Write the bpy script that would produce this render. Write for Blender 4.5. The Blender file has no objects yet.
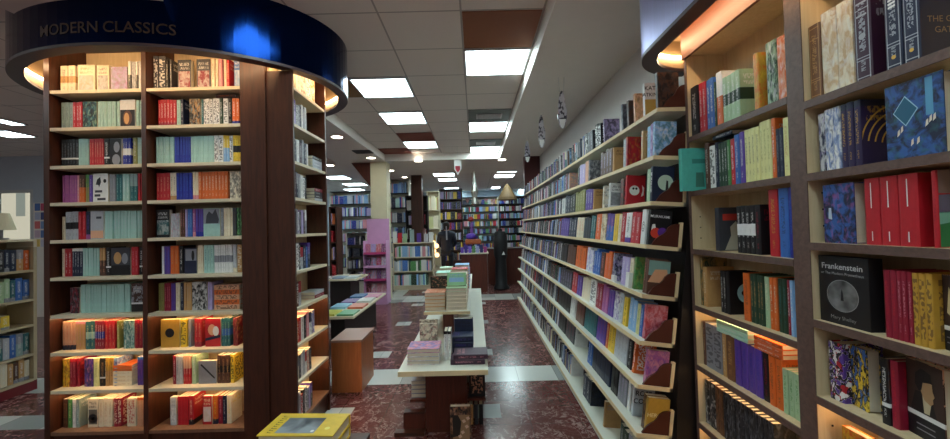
import bpy, bmesh, math, random
from mathutils import Vector, Matrix
random.seed(7)
SC = bpy.context.scene
COL = SC.collection
# ------------------------------------------------------------------ camera
F, ROLL, PITCH, CAMZ = 370.0, 0.025, math.atan(7/370.0), 1.60
cr_, sr_, cp_, sp_ = math.cos(ROLL), math.sin(ROLL), math.cos(PITCH), math.sin(PITCH)
def ray(u, v):
    a, b = (u-475)/F, (219.5-v)/F
    x, y = a*cr_ + b*sr_, -a*sr_ + b*cr_
    return Vector((x, cp_-y*sp_, sp_+y*cp_))
def onX(u, v, X):
    d = ray(u, v); t = X/d.x; return Vector((X, d.y*t, CAMZ+d.z*t))
def onY(u, v, Y):
    d = ray(u, v); t = Y/d.y; return Vector((d.x*t, Y, CAMZ+d.z*t))
def onZ(u, v, Z):
    d = ray(u, v); t = (Z-CAMZ)/d.z; return Vector((d.x*t, d.y*t, Z))
cam = bpy.data.objects.new('camera', bpy.data.cameras.new('camera'))
COL.objects.link(cam); SC.camera = cam
cam.data.sensor_width = 36; cam.data.lens = F/950*36; cam.data.clip_start = .02
R_ = Vector((cr_, sr_*sp_, -sr_*cp_)); U_ = Vector((sr_, -cr_*sp_, cr_*cp_)); Fw = Vector((0, cp_, sp_))
M = Matrix((R_, U_, -Fw)).transposed().to_4x4(); M.translation = (0, 0, CAMZ)
cam.matrix_world = M
# ------------------------------------------------------------------ colours
def lin(c): return c/12.92 if c <= .04045 else ((c+.055)/1.055)**2.4
def hexc(h):
    h = h.lstrip('#'); return tuple(lin(int(h[i:i+2], 16)/255) for i in (0, 2, 4))
PAL = {k: hexc(v) for k, v in dict(
 cr='eaddc2', wh='ececea', gt='93aaa8', te='a8d0c8', td='2f6b70', rd='c0222e', cm='941a34', nv='222f9a', bk='141418',
 dg='3c3e46', gy='8d8f98', lg='bcc0c8', og='df6a28', ol='8f9050', gn='4f9450', mg='a85a98', pu='5c3f9c', br='5c3a2c',
 tn='c89a62', ye='ecc83c', bl='3a6cba', sb='8cb8e4', pk='dc909c', gd='c89a3a', dn='1a2440', pe='e4ac8a', sg='a9c8a0',
 dp='2a1d48', pl='3c1c34', mint='b4e8d4', lil='b8a8d8', gb='7a5234', dgn='22402e', cy='e6e4a0').items()}
CNAME = dict(cr='cream', wh='white', gt='grey-teal', te='pale teal', td='dark teal', rd='red', cm='crimson', nv='royal blue', bk='black',
 dg='charcoal', gy='grey', lg='light grey', og='orange', ol='olive', gn='green', mg='mauve', pu='purple', br='brown', tn='tan',
 ye='yellow', bl='blue', sb='sky blue', pk='pink', gd='gold', dn='dark navy', pe='peach', sg='sage green', mint='mint', lil='lilac',
 gb='leather brown', dgn='bottle green', dp='deep purple', pl='plum', cy='pale yellow')
ORD = ['zeroth','first','second','third','fourth','fifth','sixth','seventh','eighth','ninth','tenth','eleventh','twelfth','thirteenth',
 'fourteenth','fifteenth','sixteenth','seventeenth','eighteenth','nineteenth','twentieth']
TENS = ['', '', 'twenty', 'thirty', 'forty', 'fifty', 'sixty', 'seventy', 'eighty']
def ordw(n):
    if n <= 20: return ORD[n]
    t, u = divmod(n, 10)
    return (TENS[t][:-1] + 'ieth') if u == 0 else TENS[t] + '-' + ORD[u]
# ------------------------------------------------------------------ node helper
class E:
    def __init__(s, nt, sock): s.nt, s.k = nt, sock
    def op(s, o, b=None, c=None, clamp=False):
        n = s.nt.nodes.new('ShaderNodeMath'); n.operation = o; n.use_clamp = clamp
        for i, v in enumerate((s, b, c)):
            if v is None: continue
            if isinstance(v, E): s.nt.links.new(v.k, n.inputs[i])
            else: n.inputs[i].default_value = v
        return E(s.nt, n.outputs[0])
    def __add__(s, b): return s.op('ADD', b)
    def __sub__(s, b): return s.op('SUBTRACT', b)
    def __mul__(s, b): return s.op('MULTIPLY', b)
    def __truediv__(s, b): return s.op('DIVIDE', b)
    def gt(s, b): return s.op('GREATER_THAN', b)
    def lt(s, b): return s.op('LESS_THAN', b)
    def between(s, a, b): return s.gt(a) * s.lt(b)
    def inv(s): return s.op('MULTIPLY_ADD', -1.0, 1.0)
    def abs(s): return s.op('ABSOLUTE')
    def fract(s): return s.op('FRACT')
    def eq(s, k): return s.op('COMPARE', float(k), .4)
class Mat:
    def __init__(s, name):
        s.m = bpy.data.materials.new(name); s.m.use_nodes = True; s.nt = s.m.node_tree
        s.b = s.nt.nodes['Principled BSDF']
    def node(s, t, **kw):
        n = s.nt.nodes.new(t)
        for k, v in kw.items(): setattr(n, k, v)
        return n
    def link(s, a, b): s.nt.links.new(a.k if isinstance(a, E) else a, b)
    def objco(s):
        n = s.node('ShaderNodeTexCoord'); return n.outputs['Object']
    def sep(s, v):
        n = s.node('ShaderNodeSeparateXYZ'); s.link(v, n.inputs[0]); return [E(s.nt, n.outputs[i]) for i in range(3)]
    def comb(s, x, y, z):
        n = s.node('ShaderNodeCombineXYZ')
        for i, v in enumerate((x, y, z)):
            if isinstance(v, E): s.link(v, n.inputs[i])
            else: n.inputs[i].default_value = v
        return n.outputs[0]
    def mapping(s, v, scale=(1, 1, 1), loc=(0, 0, 0)):
        n = s.node('ShaderNodeMapping'); s.link(v, n.inputs[0]); n.inputs['Scale'].default_value = scale; n.inputs['Location'].default_value = loc
        return n.outputs[0]
    def noise(s, v, scale=5, detail=2, rough=.5, dist=0):
        n = s.node('ShaderNodeTexNoise'); s.link(v, n.inputs['Vector']); n.inputs['Scale'].default_value = scale
        n.inputs['Detail'].default_value = detail; n.inputs['Roughness'].default_value = rough; n.inputs['Distortion'].default_value = dist
        return E(s.nt, n.outputs[0])
    def mix(s, f, a, b):
        n = s.node('ShaderNodeMix', data_type='RGBA')
        for i, v in ((0, f), (6, a), (7, b)):
            if isinstance(v, E): s.link(v, n.inputs[i])
            elif isinstance(v, (tuple, list)): n.inputs[i].default_value = (*v[:3], 1)
            elif isinstance(v, (int, float)): n.inputs[i].default_value = v
            else: s.link(v, n.inputs[i])
        return n.outputs[2]
    def ramp(s, f, stops):
        n = s.node('ShaderNodeValToRGB'); s.link(f, n.inputs[0]); el = n.color_ramp.elements
        while len(el) < len(stops): el.new(.5)
        for e, (p, c) in zip(el, stops): e.position = p; e.color = (*c, 1)
        return n.outputs[0]
    def col(s, c):
        if isinstance(c, tuple): s.b.inputs['Base Color'].default_value = (*c, 1)
        else: s.link(c, s.b.inputs['Base Color'])
    def set(s, **kw):
        for k, v in kw.items():
            s.b.inputs[k.replace('_', ' ').title() if k != 'ior' else 'IOR'].default_value = v
        return s
def plain(name, c, rough=.5, metal=0, var=.06, sc=8):
    m = Mat(name); c = hexc(c) if isinstance(c, str) else c
    n = m.noise(m.objco(), sc, 3)
    m.col(m.mix(n, tuple(x*(1-var) for x in c), tuple(min(1, x*(1+var)) for x in c)))
    m.set(roughness=rough, metallic=metal); return m.m
def wood(name, c1, c2, rough=.4, scale=(14, 14, 1.2)):
    m = Mat(name); v = m.mapping(m.objco(), scale)
    n = m.noise(v, 3.5, 5, .6, .6)
    m.col(m.ramp(n, [(.3, hexc(c1)), (.7, hexc(c2))])); m.set(roughness=rough); return m.m
def emit(name, c, st):
    m = Mat(name); c = hexc(c) if isinstance(c, str) else c
    m.col(c); m.b.inputs['Emission Color'].default_value = (*c, 1); m.b.inputs['Emission Strength'].default_value = st; return m.m
# ------------------------------------------------------------------ materials
W_DARK = wood('dark_mahogany', '#33190f', '#4d2718', .38)
W_RED = wood('red_brown_laminate', '#4a1f14', '#622c1c', .4)
W_GREYBROWN = wood('walnut_edge', '#54403a', '#6a524a', .45, (1.2, 14, 14))
W_LIGHT = wood('pale_birch', '#c9b48e', '#d8c5a0', .5)
W_ORANGE = wood('warm_cherry', '#a05a30', '#b86c3c', .42)
LAM_BEIGE = plain('beige_laminate', '#d8ccb0', .45)
LAM_WHITE = plain('off_white_laminate', '#dcdccd', .38)
PAINT_WHITE = plain('white_soffit_paint', '#e2dbd2', .5, 0, .03)
PAINT_WALL = plain('grey_wall_paint', '#cfcac6', .6, 0, .04)
PAINT_CREAM = plain('cream_paint', '#d8cfae', .5)
EDGE_BEIGE = plain('birch_edge', '#dcc79c', .5)
BRACKET = plain('bracket_brown', '#4d2013', .45)
BLACK = plain('black_matte', '#0e0e12', .6)
BLACKW = wood('black_brown', '#120c0b', '#1d1412', .5)
RED_BASE = plain('deep_red_base', '#701a22', .4)
PAGES = Mat('page_block')
_x = PAGES.sep(PAGES.objco()); _n = PAGES.noise(PAGES.mapping(PAGES.objco(), (60, 1, 1)), 3, 1)
PAGES.col(PAGES.mix(_n, hexc('#c8bda6'), hexc('#e8dfca'))); PAGES.set(roughness=.8); PAGES = PAGES.m
LED_WARM = emit('warm_led', '#ffd39a', 16)
LED_SHELF = emit('warm_led_soft', '#ffd4a0', 9)
LED_DRUM = emit('warm_led_ring', '#ffd9a8', 32)
PANEL = emit('fluorescent_panel', '#e2fbff', 9.5)
DOWN = emit('downlight_glow', '#fff0dc', 14)
BULB = emit('warm_bulb', '#ffcf94', 1.6)
METAL = plain('metal_grey', '#8c8c90', .35, 1)
VENT = plain('vent_metal', '#5c6468', .5, .4)
def _drum(name, base, rough, metal):
    m = Mat(name); v = m.mapping(m.objco(), (30, 30, 1.2))
    n = m.noise(v, 4, 3); m.col(m.mix(n, tuple(x*.7 for x in base), base))
    m.set(metallic=metal); r = n*.2 + rough; m.link(r, m.b.inputs['Roughness'])
    return m.m
DRUM = _drum('brushed_blue_foil', (.003, .016, .085), .07, 1)
DRUM2 = _drum('brushed_lavender_foil', (.5, .5, .76), .3, 1)
DRUM_RIM = plain('drum_rim_dark', '#43343a', .45)
DRUM_IN = plain('drum_inner_cream', '#80694a', .65)
BRONZE = plain('bronze_letter', '#4a3a34', .4, .6)
INK = plain('print_black', '#15151a', .5); INKW = plain('print_white', '#e4e4e0', .5); INKG = plain('print_gold', '#d9ab4c', .4)
# book cover material driven by object properties
def cover_material():
    m = Mat('book_cover'); nt = m.nt
    def att(nm, fac=False):
        n = m.node('ShaderNodeAttribute', attribute_type='OBJECT', attribute_name=nm)
        return E(nt, n.outputs['Fac']) if fac else n.outputs['Color']
    c1, c2, c3 = att('c1'), att('c2'), att('c3'); st, sd = att('st', True), att('sd', True)
    co = m.objco(); x, y, z = m.sep(co)
    spine = y.lt(.012); cov = spine.inv()
    u = x*spine*.9 + (y-.5)*cov                     # -.5..5 across the face
    au = u.abs()
    # lines of small print: cells along the reading direction
    vs = m.comb(x*7 + sd*13, z*46, sd*3.1)
    t1 = m.noise(vs, 1, 1).gt(.5)
    spt = t1 * au.lt(.17) * z.between(.34, .86) * spine
    spa = m.noise(m.comb(x*5 + sd*3, z*70, sd*7.3), 1, 1).gt(.5) * au.lt(.12) * z.between(.12, .24) * spine
    ct = m.noise(m.comb(y*26 + sd*5, z*14, sd*2.3), 1, 1).gt(.5) * au.lt(.36) * (z.between(.8, .9) + z.between(.68, .76)) * cov
    heavy = m.noise(m.comb(x*2 + sd*3, y*9, z*16 + sd*5), 1, 0).gt(.5) * au.lt(.36) * z.between(.1, .92)
    pic = m.noise(m.comb(x*1.5 + sd*11, y*3, z*4.2 + sd*5), 1.3, 3, .6, .8)
    pic2 = m.noise(m.comb(x*2 + sd*4, y*5, z*6 + sd*9), 1.2, 2, .5, .5)
    colr = c1
    colr = m.mix(st.eq(1)*z.lt(.17), colr, c3)
    colr = m.mix(st.eq(2)*z.between(.38, .62), colr, c3)
    colr = m.mix(st.eq(3)*z.gt(.55), colr, c3)
    colr = m.mix(st.eq(6)*z.between(.27, .33), colr, PAL['wh'])
    colr = m.mix(st.eq(9)*z.gt(.9), colr, c3)
    pm = st.eq(5)
    soft = (pic-.42).op('MULTIPLY', 6.0, clamp=True); soft2 = (pic2-.5).op('MULTIPLY', 5.0, clamp=True)
    colr = m.mix(pm*soft*.75, colr, c3)
    colr = m.mix(pm*soft2*.6, colr, c2)
    gm = st.eq(12)
    colr = m.mix(gm*pic.gt(.55), colr, c3)
    colr = m.mix(gm*(pic2-.5).abs().lt(.045), colr, PAL['bk'])
    colr = m.mix(gm*pic2.gt(.56), colr, c2)
    sm = st.eq(7)*cov*z.between(.1, .62)*au.lt(.42)   # a picture panel on the cover
    colr = m.mix(sm*.8, colr, m.mix((pic-.4).op('MULTIPLY', 5.0, clamp=True)*.6, c3, c2))
    pw = st.eq(6)*cov*z.gt(.33)
    colr = m.mix(pw, colr, m.mix(pic.gt(.5), c3, tuple(.5*a for a in PAL['br'])))
    fr = st.eq(8)*spine*au.lt(.36)*( au.gt(.31) + (z-.27).abs().lt(.005) + (z-.95).abs().lt(.005) + (z-.05).abs().lt(.005) + (z-.8).abs().lt(.005) + (z-.24).abs().lt(.005))*.7
    colr = m.mix(fr.op('MINIMUM', 1.0), colr, c2)
    txt = (spt*.62 + spa*.5 + ct*.6) * st.lt(10) * st.lt(4.5).op('MAXIMUM', st.gt(5.5)) * (st.eq(4).inv())
    colr = m.mix(txt.op('MINIMUM', 1.0), colr, c2)
    colr = m.mix(st.eq(4)*heavy*.72, colr, c2)
    wear = m.noise(co, 9, 3)
    n = m.node('ShaderNodeHueSaturation'); m.link(wear*.3+.76, n.inputs['Value']); m.link(colr, n.inputs['Color'])
    m.col(n.outputs[0]); m.set(roughness=.42); return m.m
COVER = cover_material()
# coloured mass of far books
fm = Mat('far_book_colours'); _a = fm.node('ShaderNodeAttribute', attribute_type='GEOMETRY', attribute_name='Col')
_no = fm.noise(fm.mapping(fm.objco(), (30, 30, 30)), 2.2, 2)
fm.col(fm.mix(_no.gt(.6)*.35, _a.outputs['Color'], hexc('#d8d4cc'))); fm.set(roughness=.5); FAR = fm.m
# ------------------------------------------------------------------ mesh building
class MB:
    def __init__(s): s.v, s.f, s.mi, s.c = [], [], [], []
    def quad(s, pts, mi=0):
        b = len(s.v); s.v += [tuple(p) for p in pts]; s.f.append(tuple(range(b, b+len(pts)))); s.mi.append(mi)
    def box(s, x0, x1, y0, y1, z0, z1, mi=0, T=None, col=None):
        P = [Vector(p) for p in ((x0,y0,z0),(x1,y0,z0),(x1,y1,z0),(x0,y1,z0),(x0,y0,z1),(x1,y0,z1),(x1,y1,z1),(x0,y1,z1))]
        if T is not None: P = [T @ p for p in P]
        b = len(s.v); s.v += [tuple(p) for p in P]
        for q in ((0,3,2,1),(4,5,6,7),(0,1,5,4),(1,2,6,5),(2,3,7,6),(3,0,4,7)):
            s.f.append(tuple(b+i for i in q)); s.mi.append(mi)
            if col is not None: s.c.append(col)
        return s
    def prism(s, poly, axis, a, b_, mi=0):
        """poly: 2D outline extruded along axis between a and b_. axis x: (y,z); y: (x,z); z: (x,y)."""
        def P(p, t): return (t, *p) if axis == 'x' else (p[0], t, p[1]) if axis == 'y' else (*p, t)
        n = len(poly); b = len(s.v); s.v += [P(p, a) for p in poly] + [P(p, b_) for p in poly]
        s.f.append(tuple(b+i for i in range(n))); s.f.append(tuple(b+n+i for i in reversed(range(n)))); s.mi += [mi, mi]
        for i in range(n):
            j = (i+1) % n; s.f.append((b+i, b+n+i, b+n+j, b+j)); s.mi.append(mi)
        return s
    def lathe(s, c, prof, n=24, mi=0):
        b = len(s.v); k = len(prof)
        for i in range(n):
            a = 2*math.pi*i/n
            for r, z in prof: s.v.append((c[0]+r*math.cos(a), c[1]+r*math.sin(a), c[2]+z))
        for i in range(n):
            for j in range(k-1):
                s.f.append((b+i*k+j, b+((i+1) % n)*k+j, b+((i+1) % n)*k+j+1, b+i*k+j+1)); s.mi.append(mi)
        return s
    def tube(s, p0, p1, r, n=8, mi=0):
        p0, p1 = Vector(p0), Vector(p1); d = (p1-p0).normalized(); q = d.to_track_quat('Z', 'Y'); b = len(s.v)
        for p in (p0, p1):
            for i in range(n):
                a = 2*math.pi*i/n; s.v.append(tuple(p + q @ Vector((r*math.cos(a), r*math.sin(a), 0))))
        for i in range(n):
            j = (i+1) % n; s.f.append((b+i, b+j, b+n+j, b+n+i)); s.mi.append(mi)
        s.f.append(tuple(b+i for i in reversed(range(n)))); s.f.append(tuple(b+n+i for i in range(n))); s.mi += [mi, mi]
        return s
    def mesh(s, name, mats, smooth=False):
        me = bpy.data.meshes.new(name); me.from_pydata(s.v, [], s.f)
        for m in mats: me.materials.append(m)
        if len(mats) > 1: me.polygons.foreach_set('material_index', s.mi)
        if s.c:
            at = me.color_attributes.new('Col', 'FLOAT_COLOR', 'CORNER'); buf = []
            for p, c in zip(me.polygons, s.c):
                buf += [*c, 1]*p.loop_total
            at.data.foreach_set('color', buf)
        bm = bmesh.new(); bm.from_mesh(me); bmesh.ops.recalc_face_normals(bm, faces=bm.faces); bm.to_mesh(me); bm.free()
        if smooth: me.polygons.foreach_set('use_smooth', [True]*len(me.polygons))
        return me
    def build(s, name, mat, parent=None, smooth=False, bevel=0):
        mats = mat if isinstance(mat, (list, tuple)) else [mat]
        o = bpy.data.objects.new(name, s.mesh(name, mats, smooth)); COL.objects.link(o)
        if parent is not None: o.parent = parent
        if bevel:
            b = o.modifiers.new('bevel', 'BEVEL'); b.width = bevel; b.segments = 2; b.limit_method = 'ANGLE'
        return o
def tag(o, label=None, cat=None, group=None, kind=None):
    for k, v in (('label', label), ('category', cat), ('group', group), ('kind', kind)):
        if v: o[k] = v
    return o
def thing(name, label, cat, loc=(0, 0, 0), rz=0, group=None):
    o = bpy.data.objects.new(name, None); COL.objects.link(o); o.empty_display_size = .1
    o.location = loc; o.rotation_euler = (0, 0, rz); return tag(o, label, cat, group)
def struct(name, mb, mat, parent=None, smooth=False):
    o = mb.build(name, mat, parent, smooth)
    if parent is None: o['kind'] = 'structure'
    return o
_tcache = {}
def text_geo(s, bold=0.0):
    k = (s, bold)
    if k in _tcache: return _tcache[k]
    cu = bpy.data.curves.new('txt', 'FONT'); cu.body = s; cu.offset = bold; cu.resolution_u = 3; cu.align_x = 'CENTER'; cu.size = 1
    o = bpy.data.objects.new('txt', cu); COL.objects.link(o)
    dg = bpy.context.evaluated_depsgraph_get(); me = bpy.data.meshes.new_from_object(o.evaluated_get(dg))
    V = [tuple(v.co) for v in me.vertices]; P = [tuple(p.vertices) for p in me.polygons]
    bpy.data.objects.remove(o); bpy.data.curves.remove(cu); bpy.data.meshes.remove(me)
    w = max(v[0] for v in V)-min(v[0] for v in V); V = [(x, y-.35, z) for x, y, z in V]
    _tcache[k] = (V, P, w); return _tcache[k]
# ------------------------------------------------------------------ books
def _paper(inset=.05):
    mb = MB(); t = .06
    mb.prism([(-.5, .011), (-.44, .003), (-.3, 0), (.3, 0), (.44, .003), (.5, .011), (.5-t, .0125), (-.5+t, .0125)], 'z', 0, 1)
    mb.box(-.5, -.5+t, .0112, 1, 0, 1); mb.box(.5-t, .5, .0112, 1, 0, 1)
    mb.box(-.5+t, .5-t, .013, .985, .004, .992, 1)
    return mb
ME_PB = _paper().mesh('paperback', [COVER, PAGES])
def _hard():
    mb = MB(); t = .09
    # rounded spine: five facets
    pr = [(-.5, .02), (-.38, .004), (-.15, 0), (.15, 0), (.38, .004), (.5, .02), (.5-t, .03), (-.5+t, .03)]
    mb.prism(pr, 'z', 0, 1)
    mb.box(-.5, -.5+t, .02, 1, 0, 1); mb.box(.5-t, .5, .02, 1, 0, 1)
    return mb
ME_HC = _hard().mesh('cover', [COVER])
_pm = MB(); _pm.box(-.41, .41, .03, .965, .018, .982); ME_PG = _pm.mesh('page_block', [PAGES])
STYLE = dict(g=12, q=11, p=0, b=1, m=2, t=3, x=4, i=5, w=6, c=7, f=8, h=9)
def props(o, c1, c2, c3, st):
    for k, c in (('c1', c1), ('c2', c2), ('c3', c3)): o[k] = [float(v) for v in c]
    o['st'] = float(STYLE[st]); o['sd'] = round(random.random()*9, 3)
def jit(c, a=.06):
    k = 1+random.uniform(-a, a); return tuple(min(1, v*k) for v in c)
def orient(tilt=0, rz=0, lean=0):
    return Matrix.Rotation(tilt, 4, 'Y') @ Matrix.Rotation(rz, 4, 'Z') @ Matrix.Rotation(lean, 4, 'Y')
COUNT = {}
def book(kind, M4, dims, c1, c2, c3, st, label, group, hard=False, cat='book'):
    T, W, H = dims
    COUNT[kind] = COUNT.get(kind, 0)+1
    S = Matrix.Diagonal((T, W, H, 1))
    if hard:
        r = bpy.data.objects.new(kind, None); COL.objects.link(r); r.empty_display_size = .1
        c = bpy.data.objects.new('cover', ME_HC); g = bpy.data.objects.new('page_block', ME_PG)
        for q in (c, g): COL.objects.link(q); q.parent = r
        props(c, c1, c2, c3, st)
    else:
        r = bpy.data.objects.new(kind, ME_PB); COL.objects.link(r); props(r, c1, c2, c3, st)
    r.matrix_world = M4 @ S
    r['dims'] = [T, W, H]
    return tag(r, label, cat, group)
def decal(b, name, s, face, uc, zc, size, mat, rot=False, bold=.0, label=None):
    """writing on a book: face 'cover' or 'spine'; uc, zc centre in metres; size letter height in metres."""
    T, W, H = b['dims']; V, P, w = text_geo(s, bold); mb = MB(); e = .0008; k = size/.7
    for x, y, _ in V:
        x, y = x*k, y*k
        if rot: x, y = y, -x
        if face == 'cover': mb.v.append((.5+e/T, (uc+x)/W, (zc+y)/H))
        else: mb.v.append(((uc+x)/T, -e/W, (zc+y)/H))
    mb.f = list(P); mb.mi = [0]*len(P)
    o = mb.build(name, mat, b)
    if label: o['label'] = label
    return o
def patch(b, name, poly, face, mat, label=None):
    """flat printed shape; poly in metres on the cover (u,z) or spine."""
    T, W, H = b['dims']; e = .0005; mb = MB()
    if face == 'cover': mb.quad([(.5+e/T, u/W, z/H) for u, z in poly])
    else: mb.quad([(u/T, -e/W, z/H) for u, z in poly])
    o = mb.build(name, mat, b)
    if label: o['label'] = label
    return o
def disc(cu, cz, r, n=24, a0=0, a1=360): return [(cu+r*math.cos(math.radians(a0+(a1-a0)*i/n)), cz+r*math.sin(math.radians(a0+(a1-a0)*i/n))) for i in range(n)]
# ================================================================== ROOM
H = 3.26
fl = Mat('marble_floor'); co = fl.objco(); x, y, z = fl.sep(co)
n1 = fl.noise(co, 3.6, 6, .66, .9); n2 = fl.noise(co, 12, 6, .66, 1.0); n3 = fl.noise(co, 1.1, 3)
v1 = ((n1-.5).abs()*22).op('SUBTRACT', 0, clamp=True).inv(); v2 = ((n2-.5).abs()*16).op('SUBTRACT', 0, clamp=True).inv()
base = fl.mix(n3, hexc('#45201e'), hexc('#693432'))
base = fl.mix(v2*.5*n1, base, hexc('#8c625e')); base = fl.mix(v1*v2*n3*1.2, base, hexc('#c8aca6'))
tx, ty = (x*(1/.41)).fract(), ((y-3.83)*(1/.41)).fract()
seam = (tx.lt(.012)+ty.lt(.012)).op('MINIMUM', 1.0)
wn = fl.node('ShaderNodeTexWhiteNoise', noise_dimensions='2D')
fl.link(fl.comb((x*(1/.41)).op('FLOOR'), ((y-3.83)*(1/.41)).op('FLOOR'), 0), wn.inputs['Vector']); tr = E(fl.nt, wn.outputs[0])
white = fl.mix(tr, hexc('#8f9493'), hexc('#c9cbc4'))
def near0(e, o, p, h): return (((e-o)*(1/p)+.5).fract()-.5).abs().lt(h/p)
acc = near0(x, -1.24, 1.3, .12)*near0(y, 3.24, 1.5, .12)
band = y.between(3.83, 4.24)+y.between(8.05, 8.75)+x.lt(-3.4)*y.between(3.12, 3.36)+x.between(-2.1, -1.75)*y.between(8.0, 10.5)
base = fl.mix((acc+band).op('MINIMUM', 1.0), base, white)
base = fl.mix(seam*.55, base, hexc('#2a1818')); fl.col(base)
fl.link(n2*.15+.12, fl.b.inputs['Roughness']); FLOOR = fl.m
m = MB(); m.box(-12, 3.4, -2.5, 17.4, -.1, 0); struct('floor', m, FLOOR)
ce = Mat('ceiling_tile'); co = ce.objco(); x, y, z = ce.sep(co)
g = (((x-.57)*(1/.64)).fract()-.5).abs().gt(.488) + (((y-3.41)*(1/.6)).fract()-.5).abs().gt(.488)
sp = ce.noise(co, 60, 2).gt(.68)*.12
ce.col(ce.mix(g.op('MINIMUM', 1.0), ce.mix(sp, hexc('#e0d8d0'), hexc('#a8a29c')), hexc('#a8a29c'))); ce.set(roughness=.8)
m = MB(); m.prism([(-12, -2.5), (3.4, -2.5), (3.4, 17.4), (-6.7, 17.4), (-6.7, 7.6), (-12, 7.6)], 'z', H, H+.1); struct('ceiling', m, ce.m)
sun = bpy.data.objects.new('sun', bpy.data.lights.new('sun', 'SUN')); COL.objects.link(sun); sun.data.energy = 2.2; sun.data.color = (1, .96, .9); sun.data.angle = .02; sun.rotation_euler = (math.radians(40), 0, 0)
m = MB(); m.box(1.45, 1.55, -2.5, 8.2, 0, H); struct('wall_right', m, PAINT_WALL)
m = MB(); m.box(3.2, 3.3, 8.2, 17.3, 0, H); m.box(1.55, 3.3, 8.2, 8.3, 0, H); struct('wall_right_back', m, PAINT_WALL)
m = MB(); m.box(-6.6, 3.3, 17.2, 17.3, 0, H); struct('wall_back', m, plain('pale_blue_wall', '#bfd2e0', .6))
m = MB(); m.box(-6.7, -6.6, 7.5, 17.2, 0, H); struct('wall_left_back', m, plain('pale_blue_wall_2', '#c4d2de', .6))
# front wall of the left wing with a shop window in it
wx0, wx1, wz0, wz1 = onY(-40, 190, 7.5).x, onY(33, 200, 7.5).x, .9, onY(10, 190, 7.5).z
m = MB(); m.box(wx1, -6.6, 7.5, 7.6, 0, H); m.box(-12, wx0, 7.5, 7.6, 0, H); m.box(wx0, wx1, 7.5, 7.6, 0, wz0); m.box(wx0, wx1, 7.5, 7.6, wz1, H)
struct('wall_left', m, plain('grey_blue_wall', '#aab4c0', .6))
w = thing('window_1', 'shop window with pale frame looking out to a facade', 'window'); w['kind'] = 'structure'
m = MB(); t = .06
for a, b_, c, d in ((wx0, wx1, wz0, wz0+t), (wx0, wx1, wz1-t, wz1), (wx0, wx0+t, wz0+t, wz1-t), (wx1-t, wx1, wz0+t, wz1-t), ((wx0+wx1)/2-.02, (wx0+wx1)/2+.02, wz0+t, wz1-t)):
    m.box(a, b_, 7.5, 7.56, c, d)
m.build('window_frame', plain('window_frame_white', '#b9bcbc', .4), w)
gm = Mat('window_glass'); gm.col((.9, .95, .95)); gm.set(roughness=.02, ior=1.1); gm.b.inputs['Transmission Weight'].default_value = 1
m = MB(); m.box(wx0+t, wx1-t, 7.525, 7.53, wz0+t, wz1-t); m.build('glass', gm.m, w)
fc = Mat('facade_render'); co = fc.objco(); x, y, z = fc.sep(co)
wn_ = (x*1.1).fract().between(.3, .62)*(z*.55).fract().between(.25, .7)
fc.col(fc.mix(wn_, hexc('#d8d2c0'), hexc('#8d948e'))); m = MB(); m.box(-19, -8.5, 11.5, 11.9, 0, 7); o = m.build('facade', fc.m); o['kind'] = 'structure'
# soffits that frame the tiled coffer
m = MB(); m.box(.58, 1.45, -2.5, 8.2, 3.10, H); struct('trim_1', m, PAINT_WHITE)
m = MB(); m.box(-3.05, -1.97, 2.0, 8.2, 3.10, H-.001); struct('trim_2', m, PAINT_WHITE)
m = MB(); m.box(-6.6, 3.2, 8.2, 10.3, 3.10, H-.001); struct('trim_3', m, PAINT_WHITE)
# ---- ceiling lights
def ceiling_light(x0, x1, y0, y1, label, zc=H):
    o = thing('ceiling_light', label, 'light', ((x0+x1)/2, (y0+y1)/2, zc-.02), 0, 'fluorescent ceiling panels')
    hx, hy, f = (x1-x0)/2-.004, (y1-y0)/2-.004, .018
    m = MB()
    m.box(-hx, hx, -hy, -hy+f, 0, .019); m.box(-hx, hx, hy-f, hy, 0, .019); m.box(-hx, -hx+f, -hy+f, hy-f, 0, .019); m.box(hx-f, hx, -hy+f, hy-f, 0, .019)
    m.build('frame', METAL_W, o)
    m = MB(); m.box(-hx+f, hx-f, -hy+f, hy-f, .006, .015); m.build('diffuser', PANEL, o)
METAL_W = plain('white_metal', '#c8c8c8', .4)
AX, BX = (-.07, .57), (-1.35, -.71)
ceiling_light(*AX, 3.41, 4.01, 'nearest square light panel, beside the brown ceiling tile')
ceiling_light(*AX, 5.81, 6.41, 'square light panel behind the first ceiling vent along the bulkhead')
ceiling_light(*AX, 7.62, 8.18, 'square light panel behind the second ceiling vent along the bulkhead')
ceiling_light(*BX, 4.01, 4.61, 'square light panel nearest the blue round canopy')
ceiling_light(*BX, 5.21, 5.81, 'square light panel second from the blue canopy in its row')
ceiling_light(*BX, 7.01, 7.61, 'square light panel touching a dark red ceiling tile')
for k, (a, b_) in enumerate(((-1.6, -1.0), (.2, .8))):  # out of view, added to light the right bookcase and give reflections
    ceiling_light(*AX, a, b_, f'added unseen light panel over the near aisle, {ordw(k+1)} from the shop front')
ceiling_light(*BX, 1.61, 2.21, 'square light panel in the coffer right beside the front of the blue canopy')
ceiling_light(*BX, -1.6, -1.0, 'added unseen light panel above the shop entrance')  # unseen panel added for light from behind the camera
ceiling_light(-4.55, -3.91, .2, .8, 'added unseen light panel over the wing near the entrance')  # unseen panel added along with those overhead
def far_light(u0, u1, v0, v1, lab):
    a, b_, c = onZ((u0+u1)/2, v1, H), onZ((u0+u1)/2, v0, H), None
    y0, y1 = sorted((a.y, b_.y)); x0 = onZ(u0, (v0+v1)/2, H).x; x1 = onZ(u1, (v0+v1)/2, H).x
    ceiling_light(x0, x1, y0, y0+max(.4, min(.75, y1-y0)), lab)
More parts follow.
